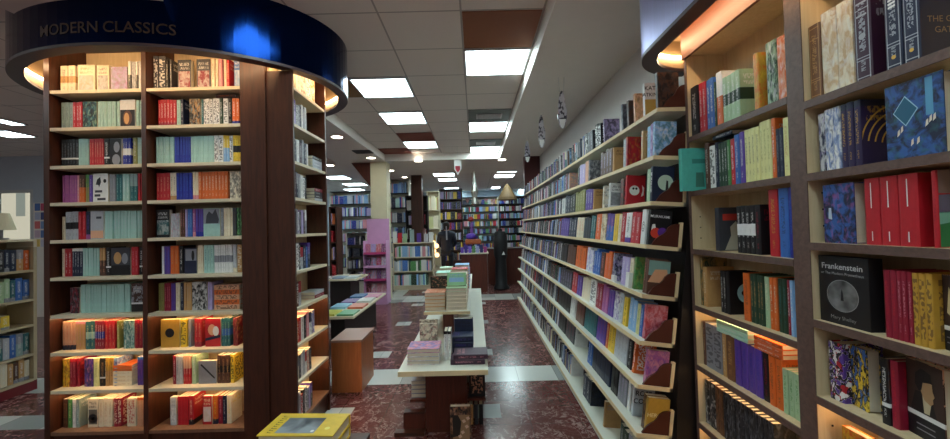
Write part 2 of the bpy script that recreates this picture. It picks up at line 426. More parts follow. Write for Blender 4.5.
for q in ((433, 455, 172.3, 176, 'long light strip nearest in the far middle row'), (438, 457, 178, 180.5, 'light strip second in the far middle row'),
          (444, 459, 187.5, 189, 'light strip third in the far middle row'), (447, 461, 190.5, 192, 'light strip fourth in the far middle row'),
          (497, 518, 168.3, 171.8, 'light strip nearest above the brown counter'), (494, 514, 174, 177, 'second light strip above the brown counter'),
          (491, 500, 186.5, 188.5, 'third light strip towards the back wall on the counter side'), (518, 527, 189, 191, 'small light strip behind the wall shelving end'),
          (326, 349, 175.5, 179, 'light strip beyond the canopied bookcase, nearest'), (345, 367, 182.8, 186, 'light strip beyond the canopied bookcase, in the middle'),
          (345, 364, 188.5, 190.5, 'light strip beyond the canopied bookcase, farthest'),
          (-8, 24, 129.5, 137, 'light panel in the wing beside the shop window'), (-12, 6, 116, 122, 'light panel in the wing nearer the aisle')):
    far_light(*q)
ceiling_light(-4.95, -4.3, 4.4, 5.0, 'light panel in the wing behind the blue canopy')
ceiling_light(-7.3, -6.66, 3.0, 3.6, 'added unseen light panel deep in the left wing before the shop window')  # out of view, added to brighten the dark left wing
ceiling_light(-5.3, -4.66, 1.2, 1.8, 'added unseen light panel in the left wing level with the yellow book')  # second unseen panel added to brighten the wing
def downlight(u, v, lab, zc):
    p = onZ(u, v, zc); o = thing('downlight', lab, 'light', (p.x, p.y, zc-.012), 0, 'round recessed downlights')
    m = MB(); m.lathe((0, 0, 0), [(.085, .011), (.105, .011), (.105, 0), (.085, 0), (.085, .011)], 24); m.build('trim_ring', METAL_W, o)
    m = MB(); m.lathe((0, 0, 0), [(.0001, .003), (.083, .003), (.083, .010), (.0001, .010)], 24); m.build('bulb_face', DOWN, o)
for q in ((337, 136.5, 'round downlight in the soffit beside the blue canopy', 3.10), (371, 157.5, 'round downlight in front of the white pillar', 3.10),
          (418.4, 160.6, 'round downlight centred over the middle aisle', 3.10), (404.6, 177, 'round downlight beyond the pillar, nearer of two', H), (409, 183.3, 'round downlight beyond the pillar, farther of two', H),
          (502, 159.3, 'round downlight at the bulkhead corner', 3.10), (330, 165, 'round downlight low beside the bookcase edge', 3.10), (390.5, 170.3, 'tiny round downlight right beside the pillar', 3.10)):
    downlight(*q)
def tile(x0, x1, y0, y1, c, lab):
    m = MB(); m.box(x0+.01, x1-.01, y0+.01, y1-.01, H-.008, H-.001); o = m.build('ceiling_tile', c); tag(o, lab, 'ceiling tile')
BRN = plain('stained_tile_brown', '#8a5536', .7); RDT = plain('painted_tile_red', '#7a3526', .7)
tile(*AX, 2.81, 3.41, BRN, 'brown ceiling tile directly before the nearest light panel')
tile(-1.99, -1.35, 4.01, 4.61, plain('tile_olive', '#8a6a44', .7), 'ochre ceiling tile half hidden by the blue canopy')
tile(*BX, 6.41, 7.01, RDT, 'dark red ceiling tile before a light panel')
tile(-1.99, -1.35, 7.61, 8.19, RDT, 'dark red ceiling tile at the far corner of the coffer')
def vent(x0, x1, y0, y1, lab):
    o = thing('ceiling_vent', lab, 'vent', ((x0+x1)/2, (y0+y1)/2, H-.02)); hx, hy = (x1-x0)/2-.01, (y1-y0)/2-.01
    m = MB(); m.box(-hx, hx, -hy, hy, .006, .019); m.build('backing', plain('vent_plate', '#6c7472', .6), o)
    m = MB()
    for i in range(7): m.box(-.17, .17, -.1+i*.033, -.1+i*.033+.012, 0, .005)
    m.box(-.19, -.17, -.12, .12, 0, .005); m.box(.17, .19, -.12, .12, 0, .005); m.build('grille', METAL_W, o)
vent(*AX, 5.21, 5.81, 'nearer square air vent in the tiled ceiling')
vent(*AX, 7.01, 7.61, 'farther square air vent in the tiled ceiling')
p = onZ(363, 151.5, 3.10); m = MB(); m.box(p.x-.17, p.x+.17, p.y-.14, p.y+.14, 3.085, 3.099); tag(m.build('air_vent', BLACK), 'dark air slot in the soffit beside the pillar downlight', 'vent')
# ---- pillar and side piece
pc = onZ(371, 300, 0); PY = 8.25
px0, px1 = onY(371.5, 230, PY).x, onY(387.5, 230, PY).x
m = MB(); m.box(px0, px1, PY, PY+.36, 0, 3.099); struct('pillar', m, PAINT_CREAM)
a, b_, c = onY(352, 163, PY+.1), onY(371, 163, PY+.1), onY(371, 188, PY+.1)
m = MB(); m.prism([(a.x, 3.095), (px0-.002, 3.095), (px0-.002, c.z)], 'y', PY+.05, PY+.3); struct('trim_4', m, W_RED)
m = MB(); m.box(1.10, 1.44, 8.02, 8.19, 0, 3.099); struct('trim_5', m, plain('dark_red_column', '#4a1c1a', .4))
# ================================================================== CANOPIED BOOKCASE
ECX, ECY, EA, EB = -2.375, 3.21, 1.255, .905
def ell(a, b, n=96): return [(ECX+a*math.cos(2*math.pi*i/n), ECY+b*math.sin(2*math.pi*i/n)) for i in range(n)]
def ring(mb, P0, P1, z0, z1, closed=True):
    n = len(P0)
    for i in range(n if closed else n-1):
        j = (i+1) % n
        mb.quad([(*P0[i], z0), (*P0[j], z0), (*P0[j], z1), (*P0[i], z1)]); mb.quad([(*P1[i], z0), (*P1[i], z1), (*P1[j], z1), (*P1[j], z0)])
        mb.quad([(*P0[i], z0), (*P1[i], z0), (*P1[j], z0), (*P0[j], z0)]); mb.quad([(*P0[i], z1), (*P0[j], z1), (*P1[j], z1), (*P1[i], z1)])
ZB = CAMZ+1.2
dr = thing('round_canopy', 'dark blue oval canopy with bronze lettering above the tall bookcase', 'canopy', (0, 0, 0))
m = MB(); ring(m, ell(EA, EB), ell(EA-.02, EB-.02), ZB+.02, H-.002); o = m.build('fascia', DRUM, dr, True)
m = MB(); ring(m, ell(EA, EB), ell(EA-.085, EB-.085), ZB, ZB+.0195); m.build('rim', DRUM_RIM, dr)
m = MB(); ring(m, ell(EA-.022, EB-.022), ell(EA-.03, EB-.03), ZB+.021, H-.004); m.build('inner_lining', DRUM_IN, dr, True)
m = MB(); ring(m, ell(EA-.045, EB-.045), ell(EA-.06, EB-.06), ZB+.105, ZB+.117); m.build('led_strip', LED_DRUM, dr)
m = MB(); P = ell(EA-.031, EB-.031)
m.prism(P, 'z', 3.12, 3.14); m.build('soffit_board', DRUM_IN, dr)
# lettering bent round the fascia
def on_ellipse(u, v):
    best = None
    for i in range(2000):
        t = math.pi+math.pi*i/2000; p = Vector((ECX+(EA+.003)*math.cos(t), ECY+(EB+.003)*math.sin(t)))
        d = ray(u, v); e = abs(p.x/p.y-d.x/d.y)+(.5 if p.x < 0 and ((p.x-ECX)/EA**2*p.x+(p.y-ECY)/EB**2*p.y) > 0 else 0)
        if best is None or e < best[0]: best = (e, t, CAMZ+d.z/d.y*p.y)
    return best[1], best[2]
V, P, w = text_geo('MODERN CLASSICS', .012)
t0, z0 = on_ellipse(40, 31); t1, z1 = on_ellipse(176, 30.5)
ts = [t0+(t1-t0)*i/200 for i in range(201)]; L = [0]
for i in range(200):
    L.append(L[-1]+math.hypot(EA*(math.cos(ts[i+1])-math.cos(ts[i])), EB*(math.sin(ts[i+1])-math.sin(ts[i]))))
(Va, Pa, wa), (Vb, Pb, wb) = text_geo('MODERN', .012), text_geo('CLASSICS', .012)
sp = .32; sc = L[-1]/(wa+wb+sp)
for VV, PP, off in ((Va, Pa, wa/2), (Vb, Pb, wa+sp+wb/2)):
    mb = MB()
    for x, y, _ in VV:
        s = (x+off)*sc; i = max(0, min(199, next((j for j in range(200) if L[j+1] >= s), 199))); q = ts[i]+(ts[i+1]-ts[i])*(s-L[i])/(L[i+1]-L[i])
        mb.v.append((ECX+(EA+.002)*math.cos(q), ECY+(EB+.002)*math.sin(q), (z0+z1)/2+y*sc))
    mb.f = list(PP); mb.mi = [0]*len(PP)
    o = mb.build('lettering', BRONZE, dr); o['label'] = 'bronze words on the canopy'
# ---- front bookcase
YF = 2.72
W_BOT = wood('brown_base_board', '#70503c', '#82604a', .42)
zt = [onY(50, v-1.6, YF).z for v in (92, 129.4, 167.5, 204.5, 242, 279.6, 317.5, 355, 393, 434.7)]
TOPZ = 3.115
bc = thing('bookcase', 'tall dark brown two-bay bookcase standing under the blue round canopy', 'bookcase')
def panel(x0, x1, y0, y1, z0, z1, name='side_panel', mt=W_DARK, par=None):
    m = MB(); m.box(x0, x1, y0, y1, z0, z1); return m.build(name, mt, par or bc)
panel(-3.172, -3.131, YF, 3.0, 0, TOPZ); panel(-2.448, -2.414, YF, 3.0, 0, TOPZ); panel(-1.717, -1.532, YF, 3.0, 0, TOPZ)
panel(-3.13, -1.718, 2.985, 3.0, 0, TOPZ, 'back_panel', W_LIGHT); panel(-3.172, -1.532, 3.001, 3.7, 0, TOPZ, 'core_box', W_DARK)
panel(-3.13, -1.718, 2.745, 2.984, TOPZ-.03, TOPZ, 'top_panel')
BAYS = ((-3.13, -2.449), (-2.413, -1.718))
for bi, (x0, x1) in enumerate(BAYS):
    for r, zz in enumerate(zt):
        panel(x0+.001, x1-.001, YF+.003, 2.984, zz-.024, zz, 'shelf', LAM_BEIGE if r < 9 else W_BOT)
    for r in (6, 7, 8):
        m = MB(); m.box(x0+.01, x1-.01, YF+.05, YF+.062, zt[r]-.031, zt[r]-.0245); m.build('led_strip', LED_WARM, bc)
    panel(x0+.001, x1-.001, YF+.02, YF+.04, 0, zt[9]-.025, 'plinth')
# ---- end bookcase on the aisle side
sb = thing('end_bookcase', 'narrow dark bookcase facing the aisle at the end of the tall bookcase', 'bookcase')
SX, SY0, SY1 = -1.335, 2.735, 3.35
panel(-1.53, SX, SY0, SY0+.02, 0, ZB-.004, 'side_panel', W_DARK, sb); panel(-1.53, SX, SY1-.025, SY1, 0, TOPZ, 'side_panel', W_DARK, sb)
panel(-1.53, -1.515, SY0+.021, SY1-.026, 0, TOPZ-.2, 'back_panel', W_LIGHT, sb)
panel(-1.514, SX-.003, SY0+.24, SY1-.026, TOPZ-.03, TOPZ, 'top_panel', W_DARK, sb)
for r, zz in enumerate(zt):
    panel(-1.514, SX-.002, SY0+.021, SY1-.026, zz-.022, zz, 'shelf', LAM_BEIGE if r < 9 else W_BOT, sb)
for r in (6, 7, 8):
    m = MB(); m.box(SX-.05, SX-.04, SY0+.03, SY1-.03, zt[r]-.032, zt[r]-.0235); m.build('led_strip', LED_WARM, sb)
panel(-1.514, SX-.02, SY0+.021, SY1-.026, 0, zt[9]-.023, 'plinth', W_DARK, sb)
# ---- paperbacks; runs: z0 z1 n colour ink third style [mode [height]], in steps across each compartment
LEFT = {
(0,0): "115 183 1 cr dg tn m s .185|188 255 1 cr dg tn m s .185|280 445 1 cr tn lg c f .19|465 580 1 cr dg lg c f .185|597 753 1 lil mg gy i f .17|756 782 1 dg cr wh t|787 828 1 lg dg gy i|831 850 1 dg cr wh t|853 885 1 lg dg wh i",
(1,0): "35 95 1 dg wh bk x s .235|100 165 1 dg wh bk x s .235|168 190 1 bk wh dg p|205 225 1 dg wh bk p a|280 410 1 dg wh cm c f|462 594 1 dg wh cm c f|600 632 1 cr rd pe p|637 662 1 cr br rd p|670 702 1 pk cr wh p|718 740 1 cr rd tn p|745 770 1 rd cr wh p|818 874 1 bl wh sb c f",
(0,1): "125 230 3 gt dg gy p|230 320 3 rd wh cm p|328 462 1 bk sg td i f|470 552 3 te gy lg p|555 592 1 te gy lg p|597 638 1 te gy lg p|652 676 1 te gy lg p|680 830 1 wh br dn q f .215|836 890 2 te gy cr p",
(1,1): "90 263 6 rd wh cm b|268 304 1 te gy dg p|310 335 1 dn wh bl p|392 500 1 bk gt tn i f|503 520 1 td wh te p|523 610 3 wh dg gy x|617 675 2 wh bk gy x|680 706 1 dgn wh gy p|711 755 1 wh dg gy x|760 790 1 bk wh dg p|796 866 2 og wh nv b",
(0,2): "122 283 6 bk gy dg w|286 384 2 te gt gt p|390 526 6 rd pe cm p|531 580 1 bk wh dg w|586 698 1 gy bk wh q f|702 780 3 nv wh wh m|800 836 1 ol wh tn p|845 895 2 te gy lg p",
(1,2): "75 244 8 te gy gt p|246 404 6 nv bl bl p|406 624 9 te gt gt p|627 666 1 wh dg lg x|672 710 1 wh dg lg x|713 764 2 sb wh ye t|770 799 1 wh bk ye x|803 885 3 ye bk bk m",
(0,3): "130 148 1 mg pk pu p|152 266 5 mg pk pu p|270 290 1 pk wh cr p|292 346 2 og pe br t|351 385 2 ol og gn t|390 420 1 pu lil mg p|425 570 1 wh bk gy q f .212|577 640 2 gy lg lil p|646 698 2 td te td p|703 770 2 te wh lg p|777 846 2 td te gt t|852 900 2 rd cm pk p",
(1,3): "75 204 4 rd pe cm p|207 264 2 cr br tn b|268 414 5 nv bl bl p|424 474 2 cr tn pk b|478 755 9 og cr rd p|776 890 1 cr br dg i f",
(0,4): "125 155 1 cr tn br p s .17|162 280 4 lg bk bk m|286 350 2 rd pk cm p|354 396 1 dn pu mg b|402 528 1 lg dg pk q f|532 610 3 te lg gt p|622 902 9 te lg gt p",
(1,4): "76 206 1 bk wh td c f|215 300 1 lg pk gy i f .175|304 345 2 br pk cm p|352 368 1 lil wh pu p|371 419 2 bl sb nv p|422 448 1 mg wh pk b|451 520 3 pu bl nv b|525 684 1 te dg gy q f|690 710 1 gy wh lg p|714 800 4 cr tn wh p|802 835 1 dg br bk p|842 895 2 dgn sg gn i",
(0,5): "130 154 1 cr br tn p|158 222 2 rd wh cm p|226 322 4 dn wh wh h|326 480 6 te lg wh p|486 540 2 br pe tn t|545 590 1 bk wh dg w|597 783 1 bk tn br q f|788 856 2 rd pk cm p|866 908 1 bk wh dg w",
(1,5): "126 148 1 wh lil gy p|151 205 2 pu bl bl p|208 284 2 og tn tn p|290 330 1 bk wh dn p|345 464 1 dn lg wh q f .19|468 524 2 cr tn wh p|528 620 3 te td bl p|626 800 8 wh gy gy m|804 840 2 lg bk cr b|846 890 1 tn cr pe x",
(0,6): "210 298 1 bk gy cm i f .19|303 400 4 te lg gt p|406 775 15 te gt gt p|790 900 1 bk wh gy w f",
(1,6): "96 148 2 ol br og p|152 214 3 cm pk rd p|218 255 2 pu dn bk p|260 300 1 cr tn wh p|303 330 1 dn wh gy p|336 414 3 tn gy cr p|418 560 1 bk wh wh i f|566 608 1 lil gy wh p",
(0,7): "136 254 4 pe og dn b|258 350 3 tn pk pk h|355 434 2 td cy te m|438 530 4 cm wh nv m|534 630 3 rd pe og p|648 672 1 ol wh dg p|718 820 1 td wh te i f|824 890 2 cm gd rd h|897 918 1 wh dg tn p",
(1,7): "120 300 1 gd tn gd q f|305 364 1 ye bk gd x|378 404 1 gy tn lg p|437 506 2 rd pe cm b|542 690 1 rd bl wh q f|697 778 3 td sg bl m|804 850 2 cm tn br i",
(0,8): "137 200 2 ye og br i|204 262 2 cm pk rd h|268 292 1 cm bk rd i|345 430 1 pu pk dn i f|434 480 1 cy ol tn p|486 540 1 bk tn wh w|543 616 2 tn br gd t|624 660 1 sb wh pu i|845 920 3 pu mg bl h",
(1,8): "232 260 1 cm wh bk p|266 326 2 lg dg wh p|332 404 3 rd cr pe t|412 455 1 sg wh lg p|478 650 1 gy bk lg q f .165|656 775 3 br tn bk m|782 815 1 ye bk gd x",
(0,9): "135 180 2 br tn gd p|186 226 1 gn cy sg p|230 262 1 wh gy cr p|265 296 1 gt wh sb p|378 475 1 cr bk bk c f|480 610 3 cr tn wh p|626 694 2 cm cr rd x|752 834 1 cr rd cr x f|842 900 2 pe tn og h|908 930 1 wh tn cr p",
(1,9): "212 270 1 lg gy wh c f|280 380 3 rd cm rd p|384 432 1 rd cr bk b|520 606 1 rd cr wh c f|612 658 1 og ye dn b|664 704 1 cm pk rd p|708 740 1 dn wh bl p|746 790 1 cr ye wh p"}
def deco(b, nm, poly, c, e):
    T, W, Hh = b['dims']; m = MB(); m.quad([(.5+e/T, u, z) for u, z in poly]); m.build(nm, DM[c], b); b.children[-1]
DM = {k: plain('print_'+CNAME[k].replace(' ', '_').replace('-', '_'), PAL[k], .5) for k in 'wh bk br tn gy te dn pe rd dg'.split()}
def R(a, b_, c, d): return [(a, b_), (c, b_), (c, d), (a, d)]
def O(u, z, a, b_): return [(u+a*math.cos(i*.45), z+b_*math.sin(i*.45)) for i in range(14)]
DECO = {(0, 1, 'wh'): [('portrait_field', R(.04, .01, .98, .64), 'bk', .0004), ('hair', O(.5, .36, .3, .26), 'br', .0007), ('face', O(.45, .34, .17, .2), 'tn', .001)],
 (0, 3, 'wh'): [('bird_shape', [(.2, .62), (.3, .8), (.5, .88), (.55, .7), (.42, .52), (.38, .6)], 'bk', .0005), ('bird_shape', O(.8, .74, .1, .07), 'bk', .0005), ('title_block', R(.15, .34, .62, .42), 'dg', .0005), ('title_block', R(.12, .2, .5, .28), 'dg', .0005), ('title_block', R(.3, .07, .85, .15), 'dg', .0005)],
 (1, 4, 'te'): [('photo_field', R(.02, .45, .98, .99), 'gy', .0004), ('figure', [(.15, .46), (.2, .75), (.35, .9), (.55, .8), (.75, .98), (.95, .6), (.9, .46)], 'dg', .0007)],
 (0, 2, 'gy'): [('dark_field', R(.02, .01, .98, .99), 'bk', .0004), ('pale_face', O(.6, .68, .26, .2), 'gy', .0007), ('shirt', O(.55, .22, .35, .2), 'gy', .0007)],
 (0, 5, 'bk'): [('photo_field', R(.02, .36, .98, .98), 'dg', .0004), ('figure', O(.35, .62, .2, .22), 'tn', .0007), ('figure', O(.72, .6, .16, .2), 'gy', .0007)],
 (0, 4, 'lg'): [('flower_field', R(.02, .03, .98, .3), 'pe', .0004), ('title_block', R(.45, .72, .85, .8), 'dg', .0005)],
 (1, 5, 'dn'): [('photo_field', R(.1, .5, .98, .95), 'gy', .0004), ('figure', O(.7, .7, .12, .2), 'bk', .0007)],
 (1, 7, 'rd'): [('figure', O(.45, .6, .26, .2), 'pe', .0004), ('figure', O(.7, .55, .2, .18), 'wh', .0006), ('dark_band', [(.02, .2), (.98, .32), (.98, .42), (.02, .3)], 'dn', .0008)]}
OX = {0: 48, 1: 148}
BAYN = ('left', 'right')
def facename(c, mode): return f"{CNAME[c]} paperback " + ('shown face-out' if mode == 'f' else '')
for (bi, r), spec in sorted(LEFT.items()):
    k = 0; lastx = BAYS[bi][0]+.002
    yb0 = YF+(.06 if r < 6 else .066)
    for run in spec.split('|'):
        q = run.split(); z0, z1, n = float(q[0]), float(q[1]), int(q[2]); c, ink, th, st = q[3:7]
        mode = q[7] if len(q) > 7 else 's'; h = (float(q[8]) if len(q) > 8 else .205)*(1.13 if r == 0 else 1.02)
        vm = (92, 129.4, 167.5, 204.5, 242, 279.6, 317.5, 355, 393, 434.7)[r]-14
        xa, xb = onY(OX[bi]+z0/9.5, vm, yb0).x, onY(OX[bi]+z1/9.5, vm, yb0).x
        xa = max(xa, lastx); xb = min(xb, BAYS[bi][1]-.003)
        if xb-xa < .006: continue
        w = (xb-xa)/n
        for i in range(n):
            k += 1; lab = f"{CNAME[c]} paperback{' shown face-out' if mode == 'f' else ''}, {ordw(k)} from left, {ordw(r+1)} shelf of canopied bookcase's {BAYN[bi]} bay"
            hh = min(h*(1+random.uniform(-.012, .012)), zt[r-1]-.03-zt[r] if r else .3)
            if mode == 'f':
                T = .03; M4 = Matrix.Translation((xa+.0005, yb0+T/2, zt[r]+.0008)) @ orient(0, math.pi/-2)
                b = book('paperback', M4, (T, w-.001, hh), jit(PAL[c]), PAL[ink], PAL[th], st, lab, 'paperbacks in the canopied bookcase')
                for nm_, poly, pc_, e_ in DECO.get((bi, r, c), ()):
                    deco(b, nm_, poly, pc_, e_)
                if (bi, r) == (1, 7) and c == 'gd':
                    patch(b, 'emblem', disc(w*.48, hh*.52, .034), 'cover', INK, 'black round badge')
                if (bi, r) == (1, 8):
                    patch(b, 'brush_stroke', [(.015, hh-.03), (.025, hh-.022), (w-.01, .045), (w-.016, .035)], 'cover', INK, 'dark diagonal stroke')
                if (bi, r) == (0, 9) and c == 'cr' and st == 'c':
                    patch(b, 'portrait', disc(w*.5, hh*.3, .034), 'cover', INK, 'dark round portrait'); patch(b, 'portrait_face', disc(w*.5, hh*.29, .014), 'cover', PAGES)
            else:
                M4 = Matrix.Translation((xa+w*(i+.5), yb0+random.uniform(0, .006), zt[r]+.0008)) @ orient()
                book('paperback', M4, (w-.0014, .128, hh), jit(PAL[c]), PAL[ink], PAL[th], st, lab, 'paperbacks in the canopied bookcase')
        lastx = xb
# flat stacks in the canopied bookcase
def flat(kind, x, y, z, T, W, Hh, rz, c, ink, th, st, lab, grp, hard=False):
    # lying book: spine towards -y before rz, its height along x, front cover up
    M4 = Matrix.Translation((x, y, z+T/2)) @ Matrix.Rotation(rz, 4, 'Z') @ Matrix.Rotation(-math.pi/2, 4, 'Y')
    return book(kind, M4, (T, W, Hh), jit(PAL[c]), PAL[ink], PAL[th], st, lab, grp, hard)
x1 = onY(148+900/9.5, 300, 2.82).x; zz = zt[6]+.001
for i in range(5):
    flat('paperback', x1-.003, YF+.066, zz, .036, .12, .19, 0, 'og' if i % 2 else 'pe', 'br', 'br', 'x', f'orange-brown paperback lying flat, {ordw(i+1)} from bottom of stack of five in canopied bookcase', 'paperbacks in the canopied bookcase'); zz += .037
x1 = onY(48+838/9.5, 380, 2.82).x; zz = zt[8]+.001
for i in range(6):
    flat('paperback', x1-.002, YF+.066, zz, .026 if i < 4 else .022, .13, .14, 0, 'cr' if i < 4 else 'og', 'tn', 'pe', 'p', f'{"cream" if i < 4 else "orange"} paperback lying flat, {ordw(i+1)} from bottom of small stack in the left bay', 'paperbacks in the canopied bookcase'); zz += .027 if i < 4 else .023
x1 = onY(148+838/9.5, 96, 2.79).x
flat('paperback', x1, YF+.062, zt[1]+.2155, .026, .12, .15, 0, 'br', 'og', 'rd', 'p', 'red-brown paperback lying across the upright books on the second shelf, right bay', 'paperbacks in the canopied bookcase')
# ---- paperbacks of the end bookcase, like the front ones (spines to the aisle)
SIDE = ["cr cr wh gd", "wh lil gy lg dn wh gy lg", "bk dg wh pl gy dn wh", "bk pl dn gy wh wh bk", "wh pl gy wh dg lil pl gy", "gy dg wh bk lg dn bl dn", "lil br lg wh pk lg br",
        "ye og rd wh bk pk wh lg pu", "wh cr dg wh lg wh cr bk", "wh lg rd bk wh lg lil dg"]
for r, row in enumerate(SIDE):
    cs = row.split(); y = SY0+(.024 if r else .12); k = 0; tot = len(cs)
    for c in cs:
        T = random.uniform(.022, .05) if r else .085
        if r == 6 and k == 3: break
        if y+T > SY1-.03-(.12 if r in (1, 3) else .05): break
        k += 1; hh = random.uniform(.17, .205) if r else .22
        M4 = Matrix.Translation((SX-.03, y+T/2, zt[r]+.0008)) @ orient(0, math.pi/2)
        book('side_paperback', M4, (T-.001, .135, hh), jit(PAL[c]), PAL['dg'] if c in ('wh', 'cr', 'lg') else PAL['wh'], PAL[random.choice(['gy', 'pu', 'rd', 'wh', 'dn'])], random.choice('ppxit'),
             f"{CNAME[c]} book, {ordw(k)} along the {ordw(r+1)} shelf of the aisle-facing end bookcase", 'paperbacks in the end bookcase')
        y += T+.0008
    if r in (2, 3, 6):
        z = zt[r]+.001
        for i in range(4 if r != 6 else 2):
            k += 1; M4 = Matrix.Translation((SX-.03, SY1-.03-.001, z+.014)) @ Matrix.Rotation(math.pi/2, 4, 'Z') @ Matrix.Rotation(-math.pi/2, 4, 'Y')
            book('side_paperback', M4, (.027, .13, .19 if r != 3 else .16), jit(PAL[random.choice(['dg', 'pu', 'lg', 'cm'])]), PAL['wh'], PAL['gy'], 'p', f"flat-lying dark book, {ordw(i+1)} up the pile on the {ordw(r+1)} shelf of the end bookcase", 'paperbacks in the end bookcase'); z += .028
# ---- brown box by the end bookcase
a = onZ(332, 393, 0); b_ = onZ(361.5, 393, 0)
bx = thing('plinth_box', 'low reddish brown plywood box on the floor beyond the end bookcase', 'plinth')
m = MB(); m.box(a.x, b_.x, a.y, a.y+.42, 0, .49); m.build('carcass', W_ORANGE, bx)
m = MB(); m.box(a.x, b_.x+.012, a.y-.01, a.y+.43, .4905, .515); m.build('top_board', plain('plinth_top', '#a07a6a', .35), bx)
# ================================================================== RIGHT-HAND BOOKCASE
RX, RY0, RYD0, RYD1, RY1, RTOP = 1.22, .68, 1.35, 1.42, 2.10, 2.54
S1Z = [CAMZ+v for v in (.471, .166, -.157, -.471, -.80, -1.12, -1.40)]
S2Z = [CAMZ+v for v in (.426, .162, -.089, -.367, -.642, -.93, -1.22)]
rb = thing('bookcase', 'walnut edged bookcase of birch with lit lower shelves beside the wall shelving', 'bookcase')
RBK = 1.435
panel(RX, RBK, RY1-.012, RY1, 0, RTOP, 'side_panel', W_LIGHT, rb); panel(RX-.004, RX-.0005, RY1-.02, RY1, 0, RTOP, 'edge_band', W_GREYBROWN, rb)
panel(RX, RBK, RYD0, RYD1, 0, RTOP, 'divider', W_LIGHT, rb); panel(RX-.004, RX-.0005, RYD0, RYD1, 0, RTOP, 'edge_band', W_GREYBROWN, rb)
panel(RX, RBK, RY0-.02, RY0, 0, RTOP, 'side_panel', W_LIGHT, rb); panel(RX-.004, RX-.0005, RY0-.02, RY0+.02, 0, RTOP, 'edge_band', W_GREYBROWN, rb)
panel(RBK+.0005, RBK+.008, RY0-.02, RY1, 0, RTOP, 'back_panel', W_LIGHT, rb)
panel(RX, RBK, RY0-.02, RY1, RTOP+.001, RTOP+.02, 'roof_panel', W_LIGHT, rb)
panel(RX-.018, RX-.002, RY0-.02, RY1-.001, RTOP-.022, RTOP+.2, 'header_board', wood('cherry_header', '#6a3a2a', '#80493a', .35, (14, 1.2, 14)), rb)
panel(RX+.004, RBK, RY1+.0005, RY1+.006, 0, RTOP, 'outer_side', BLACKW, rb)
def bay(y0, y1, zs):
    for i, zz in enumerate(zs):
        s = panel(RX+.001, RBK-.001, y0+.001, y1-.001, zz-.026, zz, 'shelf', W_LIGHT, rb)
        m = MB(); m.box(RX-.005, RX+.0005, y0+.001, y1-.001, zz-.027, zz+.0005); m.build('edge_band', W_GREYBROWN, s)
        for yy in (y0+.0008, y1-.0028):    # rows of peg holes in the side panels
            m = MB()
            for xx in (RX+.05, RX+.17):
                for k in range(3): m.box(xx-.003, xx+.003, yy, yy+.002, zz+.06+.06*k-.003, zz+.06+.06*k+.003)
            m.build('peg_hole', INK, s)
bay(RYD1, RY1-.012, S1Z); bay(RY0, RYD0, S2Z)
panel(RX+.02, RX+.04, RY0, RY1-.021, 0, S1Z[6]-.03, 'plinth', W_DARK, rb)
for (y0, y1, zz) in ((RYD1, RY1-.02, S1Z[3]), (RYD1, RY1-.02, S1Z[4]), (RYD1, RY1-.02, S1Z[5]), (RY0, RYD0, S2Z[4]), (RY0, RYD0, S2Z[5])):
    m = MB(); m.box(RX+.04, RX+.05, y0+.02, y1-.02, zz-.034, zz-.0275); m.build('led_strip', LED_SHELF, rb)
# canopy over it
c2 = thing('curved_canopy', 'lavender blue canopy with round end above the walnut edged bookcase', 'canopy')
def canopy_line(off):
    x0, y1 = 1.012+off, 2.48-off
    P = [(x0, -.6), (x0, 2.1)]
    cxr, rx_, ry_ = 1.42, 1.42-x0, y1-2.1
    for i in range(1, 21):
        t = math.pi-(math.pi/2)*i/20; P.append((cxr+rx_*math.cos(t), 2.1+ry_*math.sin(t)))
    return P
ZR = CAMZ+.976
m = MB(); ring(m, canopy_line(0), canopy_line(.02), ZR+.02, 3.097, False); m.build('fascia', DRUM2, c2, True)
m = MB(); ring(m, canopy_line(0), canopy_line(.085), ZR, ZR+.0195, False); m.build('rim', DRUM_RIM, c2)
m = MB(); ring(m, canopy_line(.022), canopy_line(.03), ZR+.021, 3.095, False); m.build('inner_lining', DRUM_IN, c2, True)
m = MB(); ring(m, canopy_line(.035), canopy_line(.05), ZR+.105, ZR+.117, False); m.build('led_strip', LED_DRUM, c2)
P = canopy_line(.031)+[(1.42, -.6)]; m = MB(); m.prism(P, 'z', 2.80, 2.815); m.build('soffit_board', DRUM_IN, c2)
m = MB(); m.box(1.425, 1.445, 2.11, 2.45, ZR, 3.09); m.build('wall_rail', DRUM_RIM, c2)
